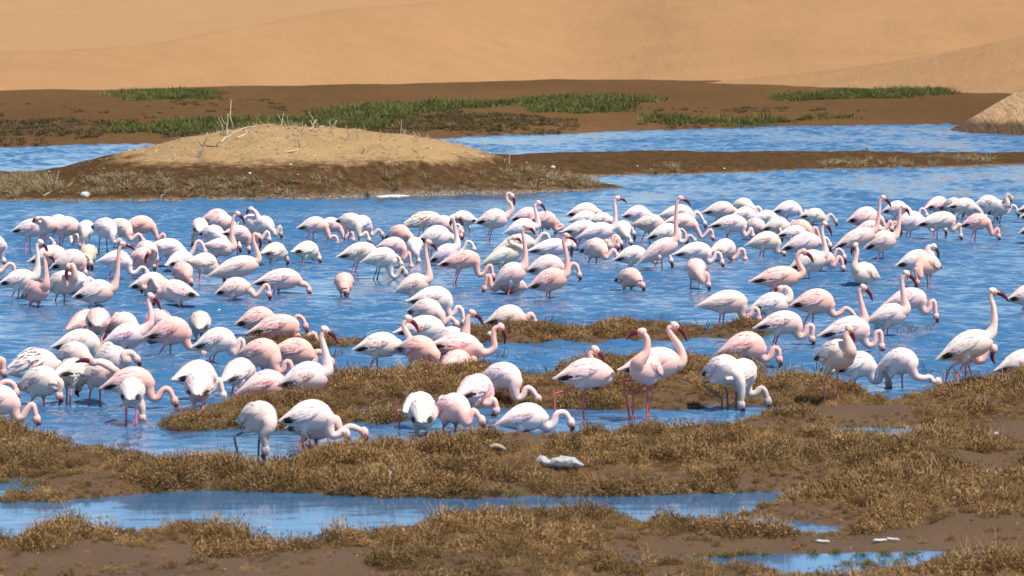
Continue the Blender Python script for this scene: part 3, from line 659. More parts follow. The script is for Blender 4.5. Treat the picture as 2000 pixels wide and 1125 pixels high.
TINT = {'w': (.88, .755, .705), 'p': (.87, .605, .55), 'P': (.84, .445, .385), 'g': (.66, .57, .51), 'c': (.81, .68, .565), 't': (.54, .48, .38)}
TWORD = {'w': 'white', 'p': 'pale pink', 'P': 'rosy pink', 'g': 'greyish', 'c': 'cream', 't': 'olive-grey'}
L0 = .53
BIRDS = []
def ground_z(x, y):
    return max(float(marsh_z(np.array([x]), np.array([y]))[0]), -.14)
def flamingo(cl, fl, tail, chest, yw, neck=None, legs=None, sgn=None, off=0.0):
    """fl: tint letter + flags (f ruffled, r red wing, j young grey head and legs); tail, chest: ends of the trunk in the picture; yw: where the legs meet the water"""
    i = len(BIRDS); rnd = random.Random(1000+i)
    tint, flags = fl[0], fl[1:]
    xt, yt = tail; xc, yc = chest; D = gnd(xt*.45+xc*.55, yw)[1]; S = pxs(D)
    li = math.hypot(xc-xt, yc-yt)/S; face = 1 if xc >= xt else -1
    dy = math.sqrt(max(L0**2-li**2, 0)) if li < .45 else 0.0
    sg = sgn if sgn is not None else (1 if rnd.random() < .3 else -1)
    T, C = atY(xt, yt, D-sg*dy/2), atY(xc, yc, D+sg*dy/2)
    ax = C-T; L = np.linalg.norm(ax); a = ax/L; lat = np.cross((0, 0, 1), a); lat /= np.linalg.norm(lat); upv = np.cross(a, lat)
    Lp = L0*S
    thick = rnd.uniform(.95, 1.1)*(L0*.97/L if L > L0*1.1 else 1.0)
    M = np.stack([a, lat*thick, upv*thick], 1)*L
    root_xy = (T+C)/2; gz_ = ground_z(root_xy[0], root_xy[1])
    root = bpy.data.objects.new('flamingo', None); COL.objects.link(root); root.empty_display_size = .1
    R0 = np.array((root_xy[0], root_xy[1], min(gz_, 0) if gz_ < 0 else gz_)); root.location = R0
    O = T-R0
    pose = 'feeding'; kind = None; pts = []; dep = C[1]+off
    if neck is None:                                                         # head down straight ahead, out of sight
        h = np.array((a[0], a[1], 0)); h /= np.linalg.norm(h); c0 = C.copy(); zc = C[2]
        W = [c0+h*.06+np.array((0, 0, -.10)), c0+h*.14+np.array((0, 0, .1-zc)), c0+h*.21+np.array((0, 0, .12-zc)), c0+h*.27+np.array((0, 0, .24-zc)), c0+h*.34+np.array((0, 0, .21-zc))]
        hd, tip = c0+h*.37+np.array((0, 0, .13-zc)), c0+h*.39+np.array((0, 0, -.02-zc)); pose = 'tucked'; bsign = 1
        dors = h
    else:
        kind = neck[0]
        if kind == 'F':
            hx, hy = neck[1], neck[2]; f_ = 1 if hx >= xc-.1*Lp else -1
            if abs(hx-xc) < .12*Lp: f_ = face
            hdp, tp = (hx-f_*.015*Lp, hy-.15*Lp), (hx, hy+.03*Lp)
            if len(neck) > 3: pp = list(neck[3])
            elif abs(hx-xc) < .22*Lp:
                pp = [(xc-face*.02*Lp, yc+.16*Lp), ((xc+hx)/2+face*.03*Lp, (yc+.1*Lp+hdp[1])/2)]
            else:
                dx = hx-xc; yt_ = min(hy-.05*Lp, yc+.52*Lp); ya = hy-.38*Lp
                pp = [(xc-face*.04*Lp, yc+.17*Lp), (xc+.08*dx, yc*.45+yt_*.55), (xc+.30*dx, yt_-.03*Lp), (xc+.50*dx, yt_-.10*Lp), (xc+.68*dx, (yt_+ya)/2-.06*Lp), (xc+.84*dx, ya+.01*Lp), (xc+.97*dx, ya+.09*Lp)]
            bsign = f_
        elif kind == 'U':
            hdp, tp = neck[1], neck[2]; pose = 'upright'; hx, hy = hdp
            if len(neck) > 3: pp = list(neck[3])
            else:
                pp = [(xc-face*.0*Lp, yc-.06*Lp), (xc*.78+hx*.22+face*.02*Lp, yc*.72+hy*.28), (xc*.38+hx*.62-face*.03*Lp, yc*.38+hy*.62), (hx-face*.09*Lp, yc*.12+hy*.88)]
            bsign = 1 if tp[0] >= hdp[0] else -1
        else:                                                                  # 'N': explicit bend, preening or folded neck
            pp, hdp, tp = list(neck[1]), neck[2], neck[3]; pose = 'folded'; bsign = 1 if tp[0] >= hdp[0] else -1
        n_ = len(pp); W = [atY(p[0], p[1], C[1]+(dep-C[1])*min(1, (k+1)/2)) for k, p in enumerate(pp)]
        hd, tip = atY(*hdp, dep), atY(*tp, dep)
        d2 = tip-hd; dors = np.array((-d2[2], 0, d2[0]))*bsign
    b = MB()
    jv = 'j' in flags; pk = {'P': .8, 'p': .45}.get(tint, .14)+rnd.uniform(-.05, .2)
    b.trunk(O, M, lambda t, c: (pk*(.3+.7*sstep(.6, 1, t))*(.8-.2*c)+.22*(1-c)/2, 0, .12*jv*(t > .8)))
    # neck rooted deep in the breast with a flared base
    base_t = .70; root_in = T+M@np.array((base_t, 0, np.interp(base_t, TT, TZ)))
    mid_in = T+M@np.array((.88, 0, -.012))
    path = smooth_path(np.array([root_in, mid_in*.62+W[0]*.38]+W+[hd]), 26)-R0
    seglen = np.linalg.norm(np.diff(path, axis=0), axis=1).sum(); s_ = np.linspace(0, 1, 26)*seglen
    rr = np.interp(s_, [0, .10, .19, .29, .42, .60, 1.2], [.105, .086, .059, .040, .031, .0268, .0255])*(L/L0 if L < L0 else 1)
    end = sstep(seglen-.10, seglen, s_); rr = rr*(1-end)+.026*end
    hp = np.linspace(0, 1, 26)
    at = np.stack([np.clip(pk+.25*sstep(.0, .35, hp)*(1-jv)+.25*end*(1-jv), 0, 1), 0*hp, jv*.55*sstep(.35, .9, hp)], 1)
    b.tube(path, rr, at, 10, cap=False)
    # head
    fd = (tip-hd)/np.linalg.norm(tip-hd); dn = dors/np.linalg.norm(dors); dn = dn-fd*(dn@fd); dn /= np.linalg.norm(dn); sd_ = np.cross(fd, dn)
    hs = 1.0
    b.ball(hd-R0+fd*.008, np.stack([fd*.055*hs, dn*.041*hs, sd_*.034*hs], 1), lambda x: (0.25+pk*.5-.2*jv, (0 if jv else min(1, max(0, (x+.15)*1.0))), .6*jv))
    for e in (-1, 1): b.ball(hd-R0+fd*.018+dn*.013+sd_*.031*e, np.eye(3)*.006, (0, 0, 0), 2, 5, 4)
    # legs
    bel = lambda t: T+M@np.array((t, 0, np.interp(t, TT, TZ)-np.interp(t, TT, TH)*.75))
    zb = min(gz_, -.02)-.06 if gz_ < 0 else gz_-.02
    if legs is None:
        legs3 = []
        for e in (-1, 1):
            hip = bel(.5+.03*e)+lat*.05*e; fz = zb
            drop = hip[2]-fz; st = rnd.uniform(-.09, .09)+.05*e
            foot = np.array((hip[0], hip[1], fz))+a*np.array((1, 1, 0))*st
            kn = hip*.5+foot*.5+np.array((a[0], a[1], 0))*(-.035-.03*rnd.random())
            legs3.append((hip, kn, foot))
    else:
        legs3 = []
        for e, lg in zip((-1, 1), legs):
            dl = D+lat[1]*.05*e; q = [atY(p[0], p[1], dl) for p in lg]
            hip = bel(.48)+lat*.05*e; q = [hip]+q
            q[-1][2] = min(q[-1][2], ground_z(q[-1][0], q[-1][1])+.0)-.02
            legs3.append(q)
    for q in legs3:
        q = [p-R0 for p in q]
        th_end = q[0]+(q[1]-q[0])*min(.075/np.linalg.norm(q[1]-q[0]), .8)
        b.tube(np.array([q[0]+np.array((0, 0, .05)), q[0], q[0]*.45+th_end*.55, th_end]), [.058, .047, .026, .011], (pk*.5, 0, .0), 8)
        pl = [th_end]+list(q[1:]); rl = [.0105]
        full, rad = [], []
        for k in range(len(pl)-1):
            full += [pl[k], pl[k]*.85+pl[k+1]*.15, pl[k]*.15+pl[k+1]*.85]; j_ = .0135 if k > 0 else .0105; rad += [j_, .0095, .0095]
        full.append(pl[-1]); rad.append(.011)
        b.tube(np.array(full), rad, (0, 0, 0), 6, mat=1)
        # webbed foot under the water or among the plants
        ft = pl[-1]; h = np.array((a[0], a[1], 0)); h /= np.linalg.norm(h)+1e-9; k = len(b.v); sidev = np.array((-h[1], h[0], 0))
        for pt in (ft-h*.02, ft+h*.07+sidev*.035, ft+h*.085, ft+h*.07-sidev*.035): b.v.append(pt+np.array((0, 0, .006))); b.a.append((0, 0, 0))
        b.f += [(k, k+3, k+2), (k, k+2, k+1)]; b.m += [1, 1]
    o = b.build('body', [M_PLUM, M_LEGJ if jv else M_LEG, M_EYE], root)
    cc = np.array(TINT[tint])*np.array([rnd.uniform(.94, 1.04), rnd.uniform(.93, 1.04), rnd.uniform(.92, 1.04)])
    red = (1.0 if 'r' in flags else rnd.choice([0, .3, .5, .8]))
    colr = (*np.clip(cc, 0, 1), red); o.color = colr
    kv = rnd.randrange(4); flf = 1 if 'f' in flags else 0
    M4 = Matrix([[M[0][0], M[0][1], M[0][2], O[0]], [M[1][0], M[1][1], M[1][2], O[1]], [M[2][0], M[2][1], M[2][2], O[2]], [0, 0, 0, 1]])
    for s in (-1, 1):
        wg = bpy.data.objects.new('wing', WINGS[(s, kv, flf)]); COL.objects.link(wg); wg.parent = root; wg.matrix_local = M4; wg.color = colr
    bl = np.linalg.norm(tip-hd)-.03; bl = min(max(bl, .07), .16); bo_ = hd-R0+fd*.04
    B4 = Matrix([[fd[0]*bl, sd_[0]*.15, dn[0]*.15, bo_[0]], [fd[1]*bl, sd_[1]*.15, dn[1]*.15, bo_[1]], [fd[2]*bl, sd_[2]*.15, dn[2]*.15, bo_[2]], [0, 0, 0, 1]])
    bo2 = bpy.data.objects.new('bill', BILL); COL.objects.link(bo2); bo2.parent = root; bo2.matrix_local = B4
    root['group'] = 'flock of wading flamingos'; root['category'] = 'flamingo'
    view = 'side' if dy < .3 else ('front' if sg < 0 else 'rear')
    BIRDS.append(dict(o=root, cl=cl, pose=pose, tint=tint, flags=flags, x=(xt+xc)/2, face=face, view=view, yw=yw))
    return root
fm = flamingo

# ---- the flock, cluster by cluster. F: head down (bill tip x, y); U: head up (head, bill tip); N: bent neck (bend, head, bill tip)
# A back flock at the left
fm('A', 'p', (57, 447), (111, 434), 490, ('F', 106, 486, [(96, 447), (81, 458), (84, 467), (94, 464), (101, 468)]))
fm('A', 'g', (21, 450), (87, 442), 497, ('N', [(86, 438), (87, 430), (82, 426)], (74, 427), (63, 434)), off=-.1)
fm('A', 'w', (92, 440), (130, 436), 484)
fm('A', 'p', (88, 449), (156, 438), 489, ('F', 158, 487))
fm('A', 'w', (172, 444), (166, 450), 492, ('F', 161, 490, [(165, 460), (162, 470)]), sgn=-1)
fm('A', 'wj', (180, 440), (225, 449), 499, ('F', 236, 480, [(219, 462), (220, 471), (227, 473), (233, 467)]))
fm('A', 'p', (207, 437), (257, 449), 484, ('F', 281, 479, [(250, 460), (256, 468), (265, 461), (272, 458)]))
fm('A', 'P', (234, 442), (302, 437), 482, ('F', 322, 480))
fm('A', 'c', (54, 510), (129, 492), 529)
fm('A', 'p', (96, 523), (166, 499), 536, ('F', 167, 541, [(160, 520), (154, 526), (157, 516), (163, 515)]))
fm('A', 'tr', (176, 488), (171, 502), 525, ('F', 174, 524), sgn=-1)
fm('A', 'w', (-4, 553), (70, 541), 586, ('U', (79, 473), (94, 492)))
fm('A', 'P', (44, 579), (90, 561), 597, ('U', (91, 497), (107, 511), [(90, 552), (90, 535), (88, 515), (87, 503)]), sgn=-1)
fm('A', 'p', (88, 561), (146, 547), 588, ('N', [(145, 541), (145, 528), (141, 517)], (134, 520), (129, 549)), off=-.06)
fm('A', 'w', (120, 562), (168, 546), 574, ('F', 183, 562, [(166, 556), (171, 549), (176, 545)]))
fm('A', 'p', (140, 579), (223, 564), 599, ('U', (240, 477), (263, 487)))
fm('A', 'w', (189, 508), (256, 507), 546, ('F', 288, 542, [(250, 520), (256, 532), (266, 532), (275, 523), (283, 524)]))
fm('A', 'p', (248, 511), (300, 500), 541, ('N', [(301, 498), (303, 489), (298, 487)], (292, 492), (283, 513)), off=-.12)
fm('A', 'p', (262, 494), (303, 489), 529, ('F', 301, 528))
fm('A', 'w', (286, 478), (360, 487), 521, ('F', 401, 500, [(361, 496), (368, 502), (376, 492), (385, 472), (394, 475)]))
fm('A', 'w', (322, 517), (374, 501), 531)
fm('A', 'P', (340, 533), (368, 532), 556, ('F', 373, 559, [(366, 543), (368, 549)]), sgn=-1)
fm('A', 'c', (366, 507), (424, 519), 551, ('F', 437, 548))
fm('A', 'cr', (251, 559), (325, 549), 580, ('N', [(322, 556), (313, 564), (304, 556), (296, 543), (287, 549)], (282, 560), (277, 572)), off=-.16)
fm('A', 'p', (390, 575), (311, 565), 600, ('F', 302, 596, [(313, 577), (305, 580)]))
fm('A', 'w', (-40, 478), (8, 474), 522, ('F', 8, 518, [(7, 486), (4, 500)]))
fm('A', 'p', (-75, 536), (-10, 521), 548, ('F', 30, 545, [(-8, 531), (3, 529), (12, 520), (20, 515), (27, 520)]))
# B back flock below the crest of the mound
fm('B', 'P', (388, 430), (447, 423), 466)
fm('B', 'c', (389, 450), (391, 438), 482, ('F', 377, 480, [(384, 452), (377, 462)]), sgn=1)
fm('B', 'pr', (404, 442), (453, 431), 471)
fm('B', 'w', (390, 454), (436, 460), 492)
fm('B', 'p', (396, 476), (457, 487), 512, ('U', (464, 417), (484, 442), [(456, 478), (453, 460), (453, 440), (457, 424)]))
fm('B', 'p', (433, 454), (489, 457), 502, ('F', 486, 494, [(484, 470), (484, 478)]))
fm('B', 'w', (466, 438), (506, 434), 476, ('U', (490, 408), (481, 418), [(505, 428), (502, 420), (497, 412)]))
fm('B', 'wj', (490, 442), (532, 438), 468, ('F', 549, 464))
fm('B', 'w', (452, 447), (497, 452), 475, ('F', 526, 475))
fm('B', 'p', (404, 537), (506, 511), 563, ('U', (505, 461), (509, 490), [(505, 505), (501, 488), (495, 470), (497, 457)]))
fm('B', 'gj', (508, 493), (557, 491), 519, ('F', 561, 515, [(556, 500), (559, 503)]))
fm('B', 'c', (568, 490), (621, 487), 515, ('F', 624, 513, [(612, 502), (617, 501), (621, 495)]))
fm('B', 'p', (579, 444), (638, 436), 476, ('F', 659, 485))
fm('B', 'p', (614, 444), (665, 436), 470, ('F', 690, 476))
fm('B', 'c', (657, 429), (706, 436), 474, ('F', 721, 476, [(699, 448), (702, 460), (709, 459), (715, 454)]))
fm('B', 'wj', (682, 434), (724, 439), 469, ('F', 747, 466, [(722, 452), (727, 460), (734, 453), (740, 449)]))
fm('B', 'cr', (657, 500), (735, 486), 531)
fm('B', 'p', (418, 573), (486, 554), 586, ('F', 526, 584))
fm('B', 'p', (492, 552), (588, 541), 573, ('F', 604, 576))
fm('B', 'P', (674, 548), (671, 556), 579, ('F', 676, 578), sgn=-1)
# C back flock below the tail of the mound
fm('C', 'wj', (705, 509), (774, 498), 546, ('F', 793, 543, [(762, 518), (764, 536), (773, 541), (780, 530), (786, 522)]))
fm('C', 'p', (732, 482), (792, 477), 523, ('F', 804, 529, [(786, 495), (784, 508), (793, 501), (799, 494)]))
fm('C', 'P', (752, 463), (799, 454), 491)
fm('C', 'w', (812, 476), (809, 484), 511, ('F', 818, 518, [(813, 495)]), sgn=-1)
fm('C', 'crf', (784, 441), (860, 422), 466)
fm('C', 'p', (836, 442), (884, 436), 469, ('F', 901, 468))
fm('C', 'w', (937, 432), (884, 423), 451, ('N', [(882, 427), (880, 434), (884, 428)], (892, 424), (908, 442)), off=-.14)
fm('C', 'p', (927, 433), (992, 424), 471, ('U', (1000, 382), (1005, 404), [(994, 417), (1000, 409), (998, 399), (991, 391), (990, 382), (994, 377)]))
fm('C', 'p', (996, 428), (1052, 416), 456)
fm('C', 'w', (983, 453), (1048, 442), 481, ('U', (1052, 396), (1067, 413), [(1050, 440), (1050, 428), (1046, 412), (1045, 402)]))
fm('C', 'c', (964, 487), (1042, 468), 506, ('F', 1075, 500, [(1043, 478), (1050, 470), (1058, 459), (1065, 456), (1072, 464)]))
fm('C', 'c', (937, 516), (1019, 486), 522, ('N', [(1017, 484), (1008, 479), (998, 475), (995, 467)], (1003, 464), (1018, 472)), off=-.08)
fm('C', 'P', (1029, 431), (1087, 427), 457, ('N', [(1082, 440), (1086, 448), (1095, 446), (1098, 441), (1092, 440)], (1087, 450), (1084, 462)))
fm('C', 'w', (1027, 490), (1112, 479), 517, ('N', [(1111, 476), (1109, 470), (1113, 468)], (1120, 479), (1116, 503)))
fm('C', 'p', (1024, 528), (1099, 513), 557, ('F', 1132, 546, [(1097, 528), (1104, 532), (1112, 522), (1119, 515), (1127, 520)]))
fm('C', 'Pr', (1029, 560), (1107, 537), 582, ('U', (1106, 460), (1132, 477), [(1107, 530), (1108, 512), (1105, 490), (1101, 470)]))
fm('C', 'p', (962, 556), (1024, 521), 573, ('U', (1028, 443), (1046, 457)))
fm('C', 'P', (853, 517), (937, 501), 557, ('F', 963, 548, [(930, 520), (935, 536), (945, 534), (953, 521), (959, 519)]))
fm('C', 'P', (1032, 562), (972, 546), 571, ('F', 945, 573, [(972, 558), (966, 563), (959, 556), (957, 543), (952, 538)]))
fm('C', 'pr', (769, 568), (838, 547), 587, ('U', (837, 473), (855, 489), [(838, 540), (836, 520), (832, 495), (832, 480)]))
fm('C', 'w', (811, 470), (880, 456), 501)
fm('C', 'wj', (836, 511), (895, 484), 516, ('U', (884, 428), (880, 441), [(893, 474), (891, 458), (888, 442), (886, 432)]))
# D back flock right of the mound
fm('D', 'c', (1104, 419), (1168, 409), 456)
fm('D', 'w', (1108, 431), (1166, 425), 466)
fm('D', 'wr', (1094, 452), (1168, 445), 489)
fm('D', 'w', (1126, 462), (1199, 446), 492, ('U', (1206, 387), (1224, 394)))
fm('D', 'c', (1144, 433), (1195, 426), 469)
fm('D', 'w', (1214, 444), (1219, 452), 480, ('F', 1232, 480, [(1223, 460), (1228, 464)]), sgn=-1)
fm('D', 'p', (1133, 489), (1184, 482), 513, ('F', 1206, 508, [(1178, 497), (1184, 503), (1192, 495), (1198, 488)]))
fm('D', 'p', (1148, 471), (1188, 467), 489, ('F', 1207, 488))
fm('D', 'w', (1197, 506), (1263, 493), 524)
fm('D', 'P', (1201, 546), (1250, 540), 567, ('F', 1256, 567, [(1246, 552), (1253, 553)]), sgn=-1)
fm('D', 'p', (1244, 514), (1322, 469), 529, ('U', (1329, 387), (1350, 400), [(1321, 460), (1320, 440), (1321, 415), (1322, 398)]))
fm('D', 'w', (1213, 421), (1268, 415), 456)
fm('D', 't', (1232, 437), (1297, 435), 476)
fm('D', 'wj', (1261, 464), (1328, 448), 481, ('F', 1357, 478, [(1324, 462), (1328, 471), (1337, 471), (1345, 461), (1351, 462)]))
fm('D', 'w', (1284, 420), (1353, 413), 457, ('F', 1377, 444, [(1350, 424), (1354, 424), (1358, 416), (1365, 417)]))
fm('D', 'p', (1292, 434), (1361, 434), 471, ('F', 1392, 471))
fm('D', 'p', (1370, 414), (1434, 406), 439)
fm('D', 'c', (1424, 406), (1470, 401), 436)
fm('D', 'w', (1424, 422), (1476, 418), 451, ('F', 1490, 440, [(1472, 426), (1475, 412), (1480, 405), (1486, 412)]))
fm('D', 'wr', (1384, 440), (1459, 434), 473, ('F', 1471, 468, [(1450, 450), (1455, 460), (1462, 455), (1467, 446)]))
fm('D', 'p', (1448, 446), (1493, 440), 469)
fm('D', 'w', (1466, 428), (1518, 423), 459)
fm('D', 'c', (1486, 446), (1541, 437), 471)
fm('D', 'w', (1507, 412), (1563, 405), 433, ('F', 1576, 432))
fm('D', 'cj', (1561, 421), (1611, 421), 441, ('F', 1633, 440, [(1609, 430), (1614, 430), (1618, 422), (1624, 420)]))
fm('D', 'P', (1533, 451), (1583, 443), 479, ('F', 1601, 474, [(1580, 453), (1585, 458), (1589, 448), (1594, 446)]))
fm('D', 'w', (1517, 458), (1576, 455), 493)
fm('D', 'p', (1523, 486), (1602, 467), 517)
fm('D', 'cr', (1455, 477), (1523, 466), 503, ('F', 1531, 502, [(1517, 480), (1517, 492), (1524, 490)]))
fm('D', 'p', (1383, 492), (1435, 481), 510, ('F', 1456, 514, [(1424, 496), (1431, 505), (1439, 500), (1446, 487), (1453, 490)]))
fm('D', 'w', (1313, 496), (1389, 487), 521, ('F', 1411, 521, [(1380, 504), (1386, 512), (1394, 505), (1399, 494), (1406, 496)]))
fm('D', 'p', (1352, 520), (1364, 530), 564, ('F', 1384, 565, [(1368, 542), (1372, 550), (1377, 536), (1381, 535)]), sgn=-1)
fm('D', 'c', (1537, 524), (1612, 500), 546, ('U', (1611, 437), (1628, 461), [(1612, 492), (1610, 475), (1606, 458), (1606, 446)]))
fm('D', 'p', (1572, 517), (1628, 499), 532, ('F', 1647, 532, [(1621, 512), (1626, 519), (1633, 511), (1638, 502), (1644, 508)]))
fm('D', 'P', (1463, 547), (1563, 538), 611, ('U', (1570, 491), (1596, 517), [(1560, 540), (1568, 530), (1561, 516), (1557, 502), (1562, 492)]), legs=[[(1484, 599), (1507, 612)], [(1516, 585), (1512, 612)]])
# E back flock at the right edge
fm('E', 'p', (1652, 431), (1716, 419), 461)
fm('E', 'p', (1668, 448), (1720, 442), 463, ('F', 1742, 454))
fm('E', 'p', (1625, 484), (1710, 451), 512, ('U', (1725, 386), (1744, 406)))
fm('E', 'p', (1686, 484), (1750, 462), 508, ('U', (1764, 405), (1777, 419)))
fm('E', 'wr', (1721, 413), (1771, 403), 433)
fm('E', 'w', (1742, 443), (1804, 425), 461)
fm('E', 'c', (1787, 439), (1867, 425), 468, ('F', 1877, 468, [(1858, 442), (1860, 450), (1868, 444), (1874, 438)]))
fm('E', 'P', (1874, 440), (1932, 429), 471, ('F', 1951, 469))
fm('E', 'c', (1850, 402), (1907, 402), 433)
fm('E', 'pr', (1805, 405), (1850, 395), 426)
fm('E', 'g', (1836, 406), (1878, 397), 427)
fm('E', 'wfr', (1902, 401), (1949, 391), 426)
fm('E', 'gj', (1928, 417), (1969, 401), 437, ('U', (1976, 387), (1972, 406), [(1967, 395), (1965, 387), (1969, 380)]))
fm('E', 'c', (1986, 410), (2047, 403), 436)
fm('E', 'g', (1990, 423), (2051, 417), 451)
fm('E', 'c', (1989, 453), (2052, 440), 476)
fm('E', 'c', (1717, 541), (1669, 529), 557, ('U', (1671, 479), (1662, 496), [(1669, 520), (1671, 505), (1674, 490)]), sgn=-1)
fm('E', 'w', (1747, 518), (1820, 502), 549, ('U', (1824, 481), (1835, 503), [(1818, 498), (1812, 491), (1815, 482)]))
fm('E', 'P', (1839, 521), (1791, 514), 559, ('F', 1791, 560, [(1795, 527), (1799, 541), (1793, 532), (1788, 524)]), sgn=-1, off=-.05)
# Q waders off the right bank
fm('Q', 'p', (1360, 595), (1460, 586), 638, ('F', 1483, 634, [(1448, 612), (1456, 622), (1466, 614), (1472, 602), (1480, 606)]))
fm('Q', 'w', (1460, 602), (1541, 588), 617, ('N', [(1541, 580), (1541, 570), (1534, 562)], (1525, 563), (1512, 570)))
fm('Q', 'P', (1540, 595), (1629, 585), 637, ('F', 1676, 638, [(1620, 604), (1630, 615), (1642, 611), (1652, 602), (1664, 610)]))
fm('Q', 'pr', (1471, 638), (1566, 625), 674, ('F', 1587, 673, [(1556, 648), (1562, 658), (1572, 653), (1579, 637), (1587, 638)]))
fm('Q', 'p', (1690, 626), (1771, 608), 657, ('U', (1770, 534), (1793, 557), [(1769, 600), (1766, 585), (1763, 565), (1762, 546)]))
fm('Q', 'pr', (1720, 596), (1809, 576), 629, ('F', 1829, 628, [(1799, 597), (1807, 610), (1815, 603), (1819, 589), (1825, 590)]))
fm('Q', 'p', (1618, 652), (1690, 630), 667, ('U', (1686, 561), (1707, 587), [(1688, 620), (1684, 600), (1680, 582), (1679, 568)]))
fm('Q', 'p', (1597, 653), (1699, 638), 688, ('F', 1723, 688, [(1686, 660), (1695, 674), (1706, 672), (1712, 650), (1720, 649)]))
fm('Q', 'g', (1591, 697), (1666, 690), 797, ('U', (1658, 642), (1668, 673), [(1660, 682), (1657, 670), (1653, 655)]), legs=[[(1609, 750), (1614, 798)], [(1635, 750), (1638, 798)]], sgn=-1)
fm('Q', 'wj', (1625, 723), (1709, 705), 756, ('F', 1737, 762, [(1700, 727), (1706, 743), (1716, 743), (1724, 730), (1731, 733)]))
fm('Q', 'w', (1711, 718), (1789, 698), 758, ('F', 1834, 760, [(1780, 718), (1788, 734), (1803, 739), (1816, 737), (1823, 745)]))
fm('Q', 'w', (1827, 700), (1938, 657), 774, ('U', (1939, 569), (1974, 587), [(1938, 645), (1942, 625), (1940, 600), (1935, 582)]), legs=[[(1869, 735), (1860, 774)], [(1900, 738), (1912, 765)]])
fm('Q', 'p', (1848, 692), (1907, 683), 757, ('N', [(1904, 694), (1908, 703), (1918, 702), (1925, 688), (1932, 673)], (1941, 680), (1940, 709)), legs=[[(1850, 725), (1842, 757)], [(1886, 725), (1889, 752)]])
fm('Q', 'p', (1964, 584), (2042, 571), 606)
fm('Q', 'w', (1941, 722), (2034, 700), 744)
# N near flock at the left
fm('N', 'P', (128, 641), (192, 619), 656)
fm('N', 'P', (188, 634), (194, 622), 670, ('F', 204, 668, [(200, 645), (202, 652)]), sgn=1)
fm('N', 'p', (208, 646), (263, 630), 667, ('F', 284, 684, [(262, 640), (268, 650), (276, 655)]))
fm('N', 'wr', (197, 669), (284, 646), 689, ('U', (294, 578), (317, 605), [(284, 642), (294, 630), (294, 608), (290, 590)]))
fm('N', 'P', (341, 633), (288, 624), 670, ('F', 300, 674, [(293, 640), (298, 648)]))
fm('N', 'Pr', (281, 656), (371, 640), 694, ('F', 398, 702, [(362, 662), (369, 677), (381, 680), (391, 680)]))
fm('N', 'wr', (374, 676), (459, 657), 710, ('F', 477, 698, [(450, 678), (456, 690), (463, 681), (468, 664), (474, 666)]))
fm('N', 't', (389, 640), (392, 624), 667, None, sgn=1)
fm('N', 'P', (457, 632), (537, 617), 656)
fm('N', 'Pr', (480, 649), (585, 631), 674, ('F', 622, 685, [(574, 652), (590, 664), (604, 655), (614, 652)]))
fm('N', 'Pr', (525, 682), (614, 688), 737, ('F', 648, 720, [(605, 702), (612, 706), (616, 690), (626, 688), (638, 696)]))
fm('N', 'P', (464, 690), (546, 690), 747, ('F', 573, 742, [(535, 712), (542, 727), (553, 722), (558, 708), (566, 708)]))
fm('N', 'c', (432, 743), (490, 714), 774, ('F', 498, 766), sgn=1)
fm('N', 'w', (540, 750), (641, 728), 792, ('U', (634, 644), (660, 667), [(640, 718), (638, 700), (632, 675), (628, 658)]))
fm('N', 'p', (461, 764), (560, 744), 786, ('F', 585, 786, [(556, 756), (564, 764), (572, 762)]))
fm('N', 'w', (335, 739), (419, 727), 783, ('F', 437, 785, [(412, 745), (414, 762), (420, 750), (428, 742)]))
fm('N', 'p', (384, 768), (392, 748), 804, None, sgn=1)
fm('N', 'cfr', (10, 726), (114, 705), 754)
fm('N', 'gr', (33, 754), (113, 740), 791, ('F', 117, 786, [(103, 758), (106, 752), (111, 744), (118, 750)]))
fm('N', 'g', (108, 702), (170, 691), 737)
fm('N', 'cr', (99, 676), (193, 663), 702, ('F', 226, 702, [(184, 678), (187, 689), (197, 688), (204, 677), (213, 672), (221, 680)]))
fm('N', 'g', (106, 727), (168, 727), 789, ('F', 152, 770, [(160, 744), (157, 752)]))
fm('N', 'g', (144, 733), (228, 728), 788, ('N', [(226, 728), (222, 722), (208, 714), (196, 709)], (184, 708), (148, 705)), off=-.13)
fm('N', 'g', (179, 707), (247, 701), 747, ('N', [(247, 702), (243, 696), (249, 690), (259, 691)], (267, 700), (272, 719)))
fm('N', 'P', (195, 755), (298, 737), 797, ('F', 342, 797, [(288, 756), (296, 776), (308, 777), (318, 762), (330, 761)]))
fm('N', 'g', (253, 778), (260, 756), 829, ('F', 279, 830, [(270, 782), (277, 797)]), sgn=1)
fm('N', 'P', (-90, 722), (-12, 714), 740, ('F', 8, 740, [(-12, 722), (-8, 716), (-3, 705), (5, 704)]))
fm('N', 'p', (-110, 772), (-18, 760), 792, ('F', 32, 780, [(-14, 766), (-6, 764), (4, 750), (16, 746), (27, 752)]))
fm('N', 'p', (-62, 788), (36, 778), 832, ('F', 73, 833, [(26, 798), (33, 815), (44, 815), (53, 800), (64, 790)]))
# M birds at the thin marsh strip
fm('M', 'w', (793, 586), (884, 581), 635, ('F', 906, 640, [(873, 602), (878, 616), (887, 612), (894, 600), (902, 606)]))
fm('M', 'p', (796, 606), (862, 608), 643, ('F', 892, 644, [(861, 618), (864, 632), (873, 627), (880, 621), (888, 628)]))
fm('M', 'wr', (768, 648), (867, 636), 692, ('F', 905, 668, [(860, 650), (868, 660), (878, 654), (886, 648), (896, 652)]))
fm('M', 'cr', (688, 680), (781, 670), 731, ('U', (797, 622), (820, 648), [(782, 680), (797, 678), (802, 665), (795, 650), (788, 635)]), legs=[[(727, 706), (711, 733)], [(737, 712), (736, 731)]])
fm('M', 'P', (774, 676), (852, 686), 734, ('F', 850, 726, [(850, 698), (851, 706)]))
fm('M', 'p', (838, 672), (908, 660), 707, ('U', (922, 611), (945, 632), [(908, 655), (911, 640), (914, 622)]))
